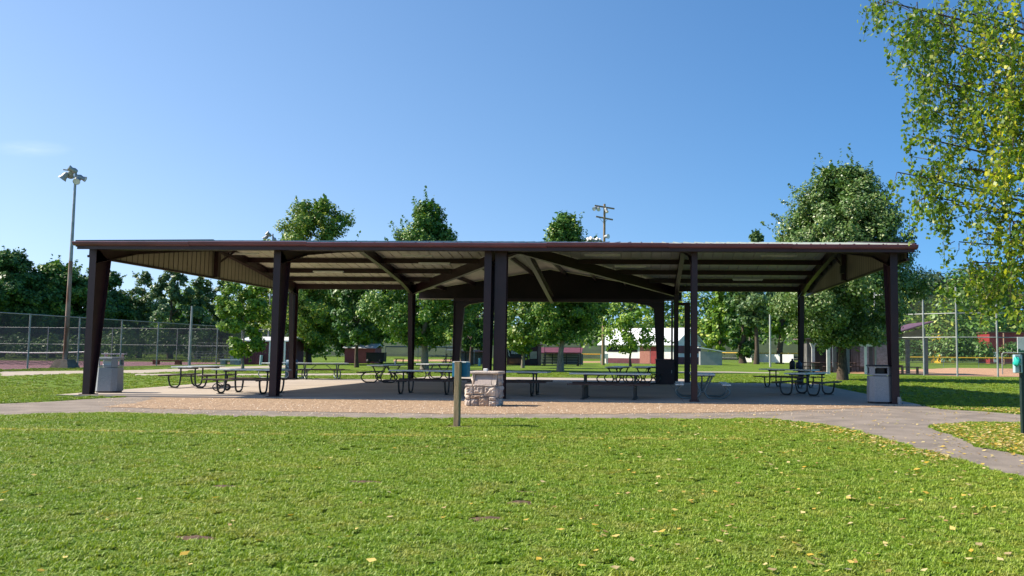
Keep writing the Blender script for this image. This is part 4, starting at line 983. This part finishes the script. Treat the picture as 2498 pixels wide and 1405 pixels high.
def bleachers(loc, rz, rows, L, label, mm=PIPE, group='bleachers', rh=.27, rd=.6):
    o = empty('bleachers', (loc[0], loc[1], 0), rz, label, 'bleachers', group)
    for r in range(rows):
        MB().box((0, r*rd, .32+r*rh), (L, .26, .045)).build('seat_plank', mm, o)
        if r: MB().box((0, r*rd-.32, .1+r*rh), (L, .2, .035)).build('foot_plank', mm, o)
    f = MB(); k = max(3, int(L/1.6)+1)
    for i in range(k):
        x = -L/2+.15+(L-.3)*i/(k-1)
        f.beam((x, -.1, .1), (x, rows*rd-.4, .1+rows*rh), .05, .06)
        for r in range(rows): f.box((x, r*rd, (.3+r*rh)/2), (.05, .05, .3+r*rh))
        f.box((x, (rows-1)*rd/2, .04), (.05, rows*rd, .05))
    f.build('frame', mm, o)
    g = MB(); zt = .3+rows*rh+.75
    for z in (zt, zt-.4): g.tube([(-L/2, (rows-1)*rd+.25, z), (L/2, (rows-1)*rd+.25, z)], .03, 6)
    for i in range(k): x = -L/2+L*i/(k-1); g.tube([(x, (rows-1)*rd+.25, 0), (x, (rows-1)*rd+.25, zt)], .03, 6)
    g.build('guard_rail', mm, o)
    return o
bleachers((-47.5, 96), 0, 4, 9, 'grey bleachers behind the tennis court end fence', GALV)
p = at(1366, 892); bleachers((p.x, p.y), 0, 5, 3.9, 'black bleachers in front of the long maroon dugout roof')
p = at(1096, 890); bleachers((p.x, p.y), 0, 4, 1.7, 'small bleachers beside the left wing column with white top board')
MBb = MB().box((p.x, p.y+2.2, 1.62), (1.9, .1, .16)).build('white_board', WHITE); tag(MBb, 'white board along the top of the small bleachers', 'board')
p = at(975, 884); bench('dark_bench', p, 0, 1.2, .45, .3, BLACK, BLACK, 'dark stools right of the black cart under trees', 2, .06)

# ball field fences with yellow caps
def yfence(px0, px1, Y, h, label, capm=YEL, skew=0.):
    a, b = atY(px0, 870, Y), atY(px1, 870, Y); return fence('outfield_fence', [(a.x, Y), (b.x, Y+skew)], h, label, 'fence', .03, (.5,), MESHL, 4., GALV, .07, capm)
yfence(2215, 2560, 112, 1.22, 'yellow capped outfield fence across the right ball field')
yfence(1745, 1965, 138, 1.6, 'yellow capped fence hung with white banners behind the woodland trees', skew=-10.)
yfence(1408, 1470, 128, 1.2, 'short yellow capped fence between dugout and white building')
yfence(712, 880, 128, 1.3, 'pale field fence seen under the ash tree', WHITE)
yfence(940, 1180, 98, 1.9, 'grey field fence left of the wing column', GALV)
for i, (px, w_) in enumerate(((1823, 1.7), (1851, 1.5), (1889, 1.9), (1923, 1.8), (1868, 1.0))):
    fa, fb = atY(1745, 870, 138).x, atY(1965, 870, 138).x; yy = 138-10*(px-1745)/220.; p = atY(px, 872, yy); q_ = Vector((10., fb-fa)).normalized()*.12; tag(MB().box((p.x-q_.x, yy-q_.y-.05, .82), (w_, .04, 1.25), rz=math.atan2(-10, fb-fa)).build('fence_banner', WHITE), ['white banner between the dark tree trunks', 'white banner left of the white pole', 'white banner just right of the white pole', 'pale banner nearest the rear right column', 'narrow white banner touching the white pole'][i], 'banner', 'white banners on the outfield fence')
p = atY(867, 851, 127); tag(MB().box((p.x, 127, 1.75), (1.0, .2, .42)).build('yellow_board', YEL), 'small yellow board on the field fence under the ash tree', 'board')

# backstop
bs = empty('backstop', (20.2, 63.5, 0), 0, 'tall galvanised backstop of poles and mesh on the right ball field', 'backstop')
pp = [Vector((x, y, 0))-Vector((20.2, 63.5, 0)) for x, y in ((17.5, 66.5), (20.2, 63.6), (22.0, 62.0), (24.6, 61.5), (31, 61.5))]
hts = [6.2, 6.15, 6.3, 5.9, 5.9]
for i, p in enumerate(pp):
    MB().tube([p, p+Vector((0, 0, hts[i]))], .07).build('post', GALV, bs)
    if i:
        q = pp[i-1]
        for z in (2.75, 4.45)+((6.0,) if i < 2 else ()): MB().tube([q+Vector((0, 0, z)), p+Vector((0, 0, z))], .04, 6).build('rail', GALV, bs)
        MB().add([q+Vector((0,0,.05)), p+Vector((0,0,.05)), p+Vector((0,0,5.8)), q+Vector((0,0,5.8))], [(0,1,2,3)]).build('mesh_panel', MESHL, bs)
p = at(2465, 914); gt = empty('gate_frame', (p.x, p.y+1.5, 0), 0, 'pale bent pipe gate frame at the right edge of the ball field', 'gate')
MB().tube(bez([(0, 0, 0), (0, 0, 1.72), (1.6, 0, 1.72)], r=.2), .045).build('pipe', GALV, gt); MB().add([(0, 0, .05), (1.6, 0, .05), (1.6, 0, 1.7), (0, 0, 1.7)], [(0,1,2,3)]).build('mesh_panel', MESHL, gt)

# ------------------------------------------------------------------ poles and lights
def lamp(o, p, d, r=.42):
    d = Vector(d).normalized(); p = Vector(p); mb = MB(); a = d.cross(Vector((0, 0, 1)))
    if a.length < .1: a = Vector((1, 0, 0))
    a.normalize(); b = d.cross(a); pr = [(.10, -.28), (.16, -.2), (.2, -.05), (.7*r, .12), (r, .3), (r, .33)]; vs = []; seg = 14
    for q, z in pr:
        for k in range(seg): t = 2*pi*k/seg; vs.append(p+d*z+(a*cos(t)+b*sin(t))*q)
    mb.add(vs, [(i*seg+k, i*seg+(k+1) % seg, (i+1)*seg+(k+1) % seg, (i+1)*seg+k) for i in range(len(pr)-1) for k in range(seg)], True)
    mb.add(vs[:seg], [tuple(range(seg))]); h = mb.build('floodlight', GALV, o)
    MB().add([p+d*.31+(a*cos(2*pi*k/seg)+b*sin(2*pi*k/seg))*r*.97 for k in range(seg)], [tuple(range(seg))]).build('lens', LAMPW, h)
p = at(158, 897); zt = atY(188, 415, p.y).z
lp = empty('floodlight_pole', (p.x, p.y, 0), 0, 'tall rusty floodlight pole on a concrete block by the tennis fence', 'light pole')
MB().box((0, 0, .3), (1.35, 1.35, .62), taper=.62).build('footing', mat('old_concrete', (.20, .17, .14), (.13, .11, .09), 3, .9, bump=.5), lp)
zs = 7.6
MB().tube([(0, 0, .5), (.0, 0, zs)], [.17, .125], 12).build('rusty_pole', RUST, lp)
MB().tube([(0, 0, zs), (0, 0, zt)], [.12, .075], 12).build('upper_pole', GALV, lp)
MB().tube([(-.74, 0, zt-.22), (.0, 0, zt-.1), (.22, 0, zt-.65)], .05).tube([(-.6, -.5, zt-.05), (.05, .1, zt-.05)], .05).build('arm', GALV, lp)
for q, d, r in (((-.74, -.05, zt-.4), (-.55, -.2, -.8), .29), ((-.42, .1, zt-.2), (-.5, .6, -.6), .24), ((-.12, -.1, zt), (-.3, -.3, .2), .2), ((.22, -.1, zt-.72), (.3, -.7, -.5), .24), ((.3, .15, zt-.5), (.8, .3, -.3), .2)): lamp(lp, q, d, r)
Y = 100.; p = atY(1474, 590, Y); zt = atY(1472, 497, Y).z
fp = empty('floodlight_pole', (p.x, Y, 0), 0, 'wooden floodlight pole with two crossarms showing above the roof', 'light pole')
MB().tube([(0, 0, 0), (0, 0, zt)], [.2, .13], 10).build('pole', WOOD, fp)
for z, L in ((zt-.35, 1.15), (zt-1.65, .98)): MB().beam((-L, -.25, z+.12), (L, .25, z-.18), .13, .17).build('crossarm', WOOD, fp)
MB().beam((-.6, -.1, zt-1.65), (-.05, 0, zt-2.3), .04, .04).beam((.4, .1, zt-1.75), (.05, 0, zt-2.2), .04, .04).build('brace', GALV, fp)
lamp(fp, (-1.05, -.35, zt-.55), (-.5, -.7, -.5), .24); lamp(fp, (-.7, -.3, zt-.6), (.1, -.8, -.5), .22); lamp(fp, (.2, -.2, zt-.75), (.3, -.3, -.7), .2)
lamp(fp, (.22, -.2, atY(1478, 577, Y).z), (.8, -.6, 0), .28)
for i in range(5):
    q = atY(1437+i*7, 588-3*(i % 2), Y)-Vector((p.x, Y, 0)); lamp(fp, (q.x, -.5+.15*i, q.z), (-.6, -.6, .3), .3)
MB().beam((-2.1, -.4, atY(1440, 592, Y).z), (0, 0, atY(1440, 592, Y).z), .12, .15).build('crossarm', WOOD, fp)
Y = 92.; p = atY(665, 592, Y); zt = atY(665, 572, Y).z
f2 = empty('floodlight_pole', (p.x, Y, 0), 0, 'floodlight pole whose lamps just show above the roof by the ash tree', 'light pole')
MB().tube([(0, 0, 0), (0, 0, zt+.1)], [.16, .07], 10).build('pole', GALV, f2); MB().tube([(-.8, 0, zt-.2), (0, 0, zt-.05), (.2, 0, zt-.5)], .05).build('arm', GALV, f2)
for q, d in (((-.75, 0, zt-.3), (-.6, -.2, -.6)), ((-.4, -.1, zt), (-.3, -.3, .3)), ((.2, 0, zt-.55), (.3, -.5, -.6)), ((-.55, .1, zt-.7), (-.5, -.3, -.6))): lamp(f2, q, d, .28)
def pole(px, pyb, pyt, r, label, name='utility_pole', material=GALV, Y=None):
    b = at(px, pyb) if Y is None else atY(px, pyb, Y); z = atY(px, pyt, b.y).z
    return tag(MB().tube([(b.x, b.y, 0), (b.x, b.y, z)], [r, r*.75], 10).build(name, material), label, 'pole')
pole(462, 893, 746, .10, 'plain grey pole inside the tennis court fence')
pole(1879, 895, 758, .12, 'plain pale pole standing on the lawn right of the woodland trees', material=mat('pale_post', (.46, .48, .44), (.36, .38, .34), 2, .6))
pole(1829, 890, 755, .12, 'pale grey pole between the two dark woodland trunks', material=BARKP, Y=136)
pole(1156, 893, 815, .05, 'thin grey field pole left of the middle columns', Y=95)
pole(2450, 880, 812, .16, 'wooden pole in front of the far red building', material=mat('pale_wood', (.42, .28, .18), None, 4, .8), Y=150)
pole(1169, 893, 873, .13, 'short teal bollard left of the middle columns', 'bollard', mat('teal_tube', (.25, .52, .52), None, 4, .5), Y=88)

# ------------------------------------------------------------------ buildings
def shed():
    Y = 80; k = FPX/Y; a, b = atY(590, 860, Y).x, atY(700, 860, Y).x; h = 2.25
    o = empty('maroon_shed', (a, Y, 0), 0, 'maroon metal shed with pale roof behind the young maple', 'shed'); L = b-a
    mb = MB(); mb.box((L/2, 2, h/2), (L, 4, h))
    for i in range(int(L/.22)): mb.box((.1+i*.22, -.015, h/2), (.05, .03, h))
    mb.build('wall', MARW, o)
    MB().prism([(-.25, h-.05), (-.25, h+.05), (2, h+.42), (4.25, h+.05), (4.25, h-.05), (2, h+.3)], -.2, L+.2, 'YZ').build('roof', WROOF, o)
    MB().box((-.6, .8, .78), (1.2, 1.2, 1.56)).build('grey_bay', GREYW, o)
    for x in (.63*L, .82*L, .96*L): MB().box((x, -.12, 1.1), (.16, .06, 2.2)).build('post', WHITE, o)
    MB().tube([(.45*L, -.2, 0), (.46*L, -.2, .9)], .14).build('pipe', LBLUE, o)
shed()
p = at(871, 886); o = empty('red_shed', (p.x, p.y+2, 0), 0, 'small red shed half hidden by the thick tree trunk', 'shed')
MB().box((0, 0, .85), (3.4, 2.4, 1.7)).build('wall', mat('rose_red', (.36, .09, .10), (.3, .07, .08), 2, .6), o); MB().prism([(-1.5, 1.68), (0, 2.2), (1.5, 1.68), (0, 2.05)], -1.9, 1.9, 'YZ').build('roof', WROOF, o)
p = at(914, 887); o = empty('dark_cart', (p.x, p.y+.5, 0), 0, 'black boxy cart under the dark trees right of the red shed', 'cart')
MB().box((0, 0, .7), (1.95, 1.0, .95)).build('body', BLACK, o, bevel=.03); MB().box((0, 0, 1.2), (2.05, 1.1, .06)).build('lid', TARP, o)
for s in (-.7, .7): MB().lathe([(0, -.06), (.24, -.06), (.26, 0), (.24, .06), (0, .06)], (s, -.5, .26), 16, 'Y').build('wheel', BLACK, o)
# dugout with banner
Y = 93.; a, b = atY(1236, 860, Y).x, atY(1312, 860, Y).x; o = empty('dugout', (a, Y, 0), 0, 'dark maroon dugout hut carrying a black team banner', 'dugout'); L = b-a
MB().box((L/2, 1.6, 1.1), (L, 3, 2.2)).build('wall', mat('dark_maroon', (.06, .022, .022), None, 2, .7), o)
MB().box((L/2, 1.55, 2.25), (L+.4, 3.4, .12)).build('roof', MARW, o)
MB().box((L*.34, .08, .45), (L*.5, .04, .5)).build('counter', RUSTB, o)
bn = MB().box((L*.36, .06, 1.45), (2.35, .03, 1.25)).build('banner', TARP, o)
cu = MB()
for s in (-1, 1): cu.tube([Vector((L*.36+s*x, .03, 1.45+z)) for x, z in ((.45, .52), (.75, .45), (.98, .3), (1.08, .05), (.95, -.2), (.98, -.35), (.9, -.5))], .035, 6)
cu.build('emblem_outline', WHITE, bn)
def text(s, loc, size, material, parent, name='lettering', rz=0.):
    c = bpy.data.curves.new(name, 'FONT'); c.body = s; c.size = size; c.align_x = 'CENTER'; c.extrude = .004; c.materials.append(material)
    tmp = bpy.data.objects.new(name, c); me = bpy.data.meshes.new_from_object(tmp); bpy.data.objects.remove(tmp); t = bpy.data.objects.new(name, me); COL.objects.link(t); t.rotation_euler = (pi/2, 0, rz); t.location = loc; t.parent = parent; return t
text('Baseball', (L*.36, .03, 1.22), .46, WHITE, bn)
MB().box((L*.86, .06, 1.1), (.75, .03, .8)).build('notice', mat('tan_notice', (.42, .36, .24), None, 3, .7), o); MB().box((L*.86, .06, .38), (.8, .04, .5)).build('crate_front', BLACK, o)
def low_roof(px0, px1, z0, z1, Y, label, mm):
    a, b = atY(px0, 858, Y).x, atY(px1, 858, Y).x; o = empty('long_dugout', (a, Y, 0), 0, label, 'dugout'); L = b-a
    MB().prism([(-.3, z0), (-.3, z0+.1), (2.6, z1), (2.6, z1-.1)], 0, L, 'YZ').build('roof', mm, o); MB().box((L/2, 2.4, z0*.5), (L, .1, z0)).build('rear_wall', GREYW, o)
    for i in range(4): MB().box((.1+(L-.2)*i/3, -.2, z0/2), (.1, .1, z0)).build('post', BLACK, o)
low_roof(1312, 1419, 1.28, 2.0, 100, 'long low dugout with maroon roof behind the black bleachers', MARW)
low_roof(1113, 1182, 1.32, 1.62, 96, 'low dugout with rust coloured roof left of the middle columns', RUSTB)
# concession building, turned so that its long wall faces the sun
Y = 112.; c0 = atY(1643, 884, Y); o = empty('concession_building', (c0.x, Y, 0), 0, 'white and maroon concession building with a white gable roof and red doors', 'building')
ph = radians(33); u = Vector((-cos(ph), sin(ph), 0)); v = Vector((sin(ph), cos(ph), 0)); Lc, Wc, he, hr = 11.3, 7.2, 2.75, 4.75
def fr(a, b, z): return u*a+v*b+Vector((0, 0, z))
def wallpiece(name, a0, a1, z0, z1, material, off=0., side=0, th=.06):
    mb = MB()
    if side == 0: q = [fr(a0, -off, z0), fr(a1, -off, z0), fr(a1, -off, z1), fr(a0, -off, z1)]; d = v*th
    else: q = [fr(-off, a0, z0), fr(-off, a1, z0), fr(-off, a1, z1), fr(-off, a0, z1)]; d = u*th
    mb.add(q+[x+d for x in q], [(0,1,2,3), (7,6,5,4), (0,4,5,1), (1,5,6,2), (2,6,7,3), (3,7,4,0)]); return mb.build(name, material, o)
mb = MB(); q = [fr(0, 0, 0), fr(Lc, 0, 0), fr(Lc, Wc, 0), fr(0, Wc, 0), fr(0, 0, he), fr(Lc, 0, he), fr(Lc, Wc, he), fr(0, Wc, he), fr(0, Wc/2, hr), fr(Lc, Wc/2, hr)]
mb.add(q, [(0,1,5,4), (1,2,6,9,5), (2,3,7,6), (3,0,4,8,7)]).build('wall', WHITE, o)
mb = MB(); e = .55
for sgn in (0, 1):
    b0 = -e if sgn == 0 else Wc+e; z0 = he-e*(hr-he)/(Wc/2)
    q = [fr(-e, b0, z0), fr(Lc+e, b0, z0), fr(Lc+e, Wc/2, hr), fr(-e, Wc/2, hr)]; mb.add(q+[x+Vector((0, 0, .1)) for x in q], [(0,1,2,3), (7,6,5,4), (0,4,5,1), (1,5,6,2), (2,6,7,3), (3,7,4,0)])
mb.build('roof', WROOF, o)
wallpiece('window', 5.6, 10.6, 1.55, 2.55, DARKIN, .03); wallpiece('wainscot', 4.6, 10.7, .05, .72, MARW, .04); wallpiece('wainscot', 0.2, 2.2, 0.05, .72, MARW, .04)
wallpiece('brick_panel', 3.6, 5.2, 0.05, 2.3, PINK, .05); dd = wallpiece('door', 2.6, 3.5, .05, 2.3, REDW, .06); wallpiece('door', 1.6, 2.5, .05, 2.4, RUSTB, .06)
wallpiece('gable_shade_band', 0.1, Wc-.1, 1.45, 2.45, MARW, .04, 1); wallpiece('gable_base', .1, Wc-.1, .05, .95, MARW, .05, 1)  # upper band: shade on the gable wall, painted as a dark strip
g = at(1735, 889); o = empty('grey_shed', (atY(1735, 885, 108).x, 108, 0), 0, 'grey lean-to shed at the right end of the white building', 'shed')
MB().box((0, 1.5, .85), (2.7, 3, 1.7)).build('wall', GREYW, o); MB().prism([(-1.6, 2.15), (1.75, 1.62), (1.75, 1.72), (-1.6, 2.28)], -.3, 3.2, 'XZ').build('roof', WROOF, o)
p = atY(1474, 880, 108); o = empty('white_bin', (p.x, 108, 0), 0, 'white box on legs at the left corner of the concession building', 'bin'); MB().box((0, 0, 1.0), (.95, .6, .6)).build('body', WHITE, o)
for s in (-.38, .38): MB().box((s, 0, .35), (.12, .5, .7)).build('leg', WHITE, o)
# right-hand shelter
Y = 66.; xr_ = atY(2262, 850, Y).x; xl_ = atY(1962, 850, Y).x
o = empty('small_shelter', (0, Y, 0), 0, 'small open shelter with maroon roof behind the right corner column', 'shelter')
xa = atY(2075, 850, Y).x; ze, zr = 3.15, 4.05; wS = xr_-xa; xm = xr_+.15
MB().prism([(xm, 4.0), (xm-3.5, 2.92), (xm-3.5, 2.82), (xm, 3.9)], -1.2, 5, 'XZ').prism([(xm-6.4, 2.88), (xm-3.5, 2.92), (xm-3.5, 2.82), (xm-6.4, 2.78)], -1.2, 5, 'XZ').build('roof', mat('shelter_roof', (.15, .055, .075), (.12, .045, .06), 1.5, .45), o)
MB().prism([(xr_-.15, 3.5), (xr_-2.6, 2.9), (xr_-2.6, 2.62), (xr_-.15, 2.62)], -.2, -.12, 'XZ').build('gable_panel', mat('shelter_liner', (.20, .17, .12), None, 1.5, .7), o)
for x, y in ((xr_-.12, 0), (xr_-.12, 4.5), (xm-3.2, 4.5), (xm-6.1, 0), (xm-6.1, 4.5)): MB().box((x, y, 1.4), (.28, .25, 2.8)).build('column', mat('slate_steel', (.10, .12, .14), None, 3, .5), o)
MB().beam((xr_-.2, -.1, 2.75), (xr_-1.0, -.1, 3.5), .1, .1).build('brace', BLACK, o)
for i, (px, pb_y, pt) in enumerate(((1984, 907, 836), (2021, 912, 838), (2176, 905, 832))):
    b = at(px, pb_y) if i < 2 else atY(px, 905, 66); z = atY(px, pt, b.y).z
    tag(MB().box((b.x, b.y, z/2-.2), (.24, .24, z-.4)).add([(b.x+i2*.12, b.y+j*.12, z-.4) for i2, j in ((-1,-1),(1,-1),(1,1),(-1,1))]+[(b.x+i2*.27, b.y+j*.18, z) for i2, j in ((-1,-1),(1,-1),(1,1),(-1,1))], [(0,1,5,4), (1,2,6,5), (2,3,7,6), (3,0,4,7), (4,5,6,7)]).build('flared_post', mat('post_white', (.55, .55, .52), (.42, .42, .40), 3, .6)), ['white flared post nearest the rear right column', 'white flared post beside the silver maple trunk', 'white flared post half hidden by the right trash bin column'][i], 'post', 'white flared shelter posts')
b = at(2112, 912); o = empty('notice_sign', (b.x, b.y, 0), 0, 'blank-looking white sign board on a white post behind the right trash bin', 'sign')
zc = atY(2112, 836, b.y).z; MB().box((0, 0, zc/2), (.17, .15, zc)).build('post', WHITE, o); MB().box((0, -.1, zc), (1.0, .04, .52)).build('board', SIGNW, o)
o = empty('grey_store', (atY(2108, 860, 74).x, 74, 0), 0, 'weathered grey store wall with dark bays behind the shelter', 'building'); wv = atY(2175, 860, 74).x-atY(1965, 860, 74).x
MB().box((-1.2, 2, 1.35), (wv, 4, 2.7)).build('wall', mat('store_grey', (.16, .155, .15), (.07, .065, .06), 1.6, .8, stretch=(3, 1, .6)), o); MB().box((-1.2, 2, 2.78), (wv+.8, 5, .12)).build('roof', mat('store_roof', (.16, .12, .11), None, 1, .7), o)
for x, w2 in ((-3.6, 1.5), (-1.7, 1.2)): MB().box((x, -.02, 1.1), (w2, .06, 2.0)).build('dark_bay', DARKIN, o)
for x, w2 in ((.2, 1.1), (1.5, 1.1)): MB().box((x, -.02, 1.35), (w2, .06, 1.9)).build('screen', mat('screen_grey', (.28, .30, .32), (.18, .19, .2), 6, .6), o)
b = at(2105, 905); bench('red_bench', Vector((b.x, 70, 0)), 0, 2.3, .6, .7, REDC, BLACK, 'red table bench against the grey store wall', 2, .1)
b = at(2222, 913); bench('shelter_bench', Vector((b.x, 66.5, 0)), 0, 1.6, .55, .5, BLACK, BLACK, 'dark bench under the small shelter', 2, .08)
for i, px in enumerate((1972, 2005, 2040, 2065)):
    b = atY(px, 900, 71.5); table('U', (b.x, 71.5), radians(20+i*35), ['dark far table nearest the rear right column', 'dark far table between the flared posts', 'dark far table left of the maple trunk', 'dark far table right of the maple trunk'][i], top=SEATB, pipe=PIPE)
# far buildings behind the trees
for nm, pxa, pxb, pyt, Yb, mm, lb in (('red_building', 2414, 2505, 811, 170., REDW, 'far red building behind the right backstop'), ('yellow_building', 2294, 2328, 814, 172., YEL, 'far yellow building glimpsed through trees by the backstop')):
    a, b = atY(pxa, 840, Yb).x, atY(pxb, 840, Yb).x; z = atY(pxa, pyt, Yb).z; o = empty(nm, ((a+b)/2, Yb, 0), 0, lb, 'building')
    MB().box((0, 3, z/2), (b-a, 6, z)).build('wall', mm, o); MB().box((0, 3, z+.1), (b-a+.6, 6.6, .2)).build('roof', mat(nm+'_roof', (.12, .07, .06), None, 1, .8), o); MB().box(((a-b)*.35, -.03, 1.3), (.7, .06, 2.0)).build('door', WHITE, o)
bl = [(at(px, 872).x*0+atY(px, 872, 150).x, 150+rg.uniform(-3, 3), 1.5, rg.uniform(2, 3.5), 2.5, rg.uniform(2.2, 4.2)) for px in (2215, 2262, 2285, 2318, 2345, 2362, 2380, 2395, 2470, 2500, 2530)]
foliage_mass('shrubs', bl, 9000, .5, G2, 'dark shrubs in front of the far red and yellow buildings')

# ------------------------------------------------------------------ bag station at the right edge
p = at(2498, 1062); o = empty('bag_station', (p.x, p.y, 0), 0, 'dark green post with white sign and pale bag dispenser at the right edge', 'sign post')
MB().box((0, 0, .8), (.085, .085, 1.6)).build('post', DGREEN, o, bevel=.006)
s_ = MB().box((.06, -.055, 1.63), (.32, .012, .29)).build('sign', SIGNW, o, bevel=.004)
MB().prism([(-.09, 1.5), (-.09, 1.55), (-.06, 1.57), (-.04, 1.53), (0, 1.54), (.03, 1.52), (.1, 1.55), (.2, 1.53), (.2, 1.5)], -.0635, -.0625, 'XZ').build('picture', SIGNG, s_)
MB().box((-.08, 0, 1.29), (.14, .10, .33)).build('dispenser', LBLUE, o, bevel=.012)
MB().box((-.06, -.054, 1.20), (.02, .008, .12)).build('slot', BLACK, o)
mb = MB(); mb.lathe([(0, -.08), (.035, -.075), (.06, -.03), (.055, .03), (.03, .06), (.0, .065)], (-.12, -.07, 1.34), 14); bgm = mb.build('bag', TURQ, o)
for v_ in bgm.data.vertices: v_.co += Vector((random.uniform(-.022, .022), random.uniform(-.015, .015), random.uniform(-.022, .022)))
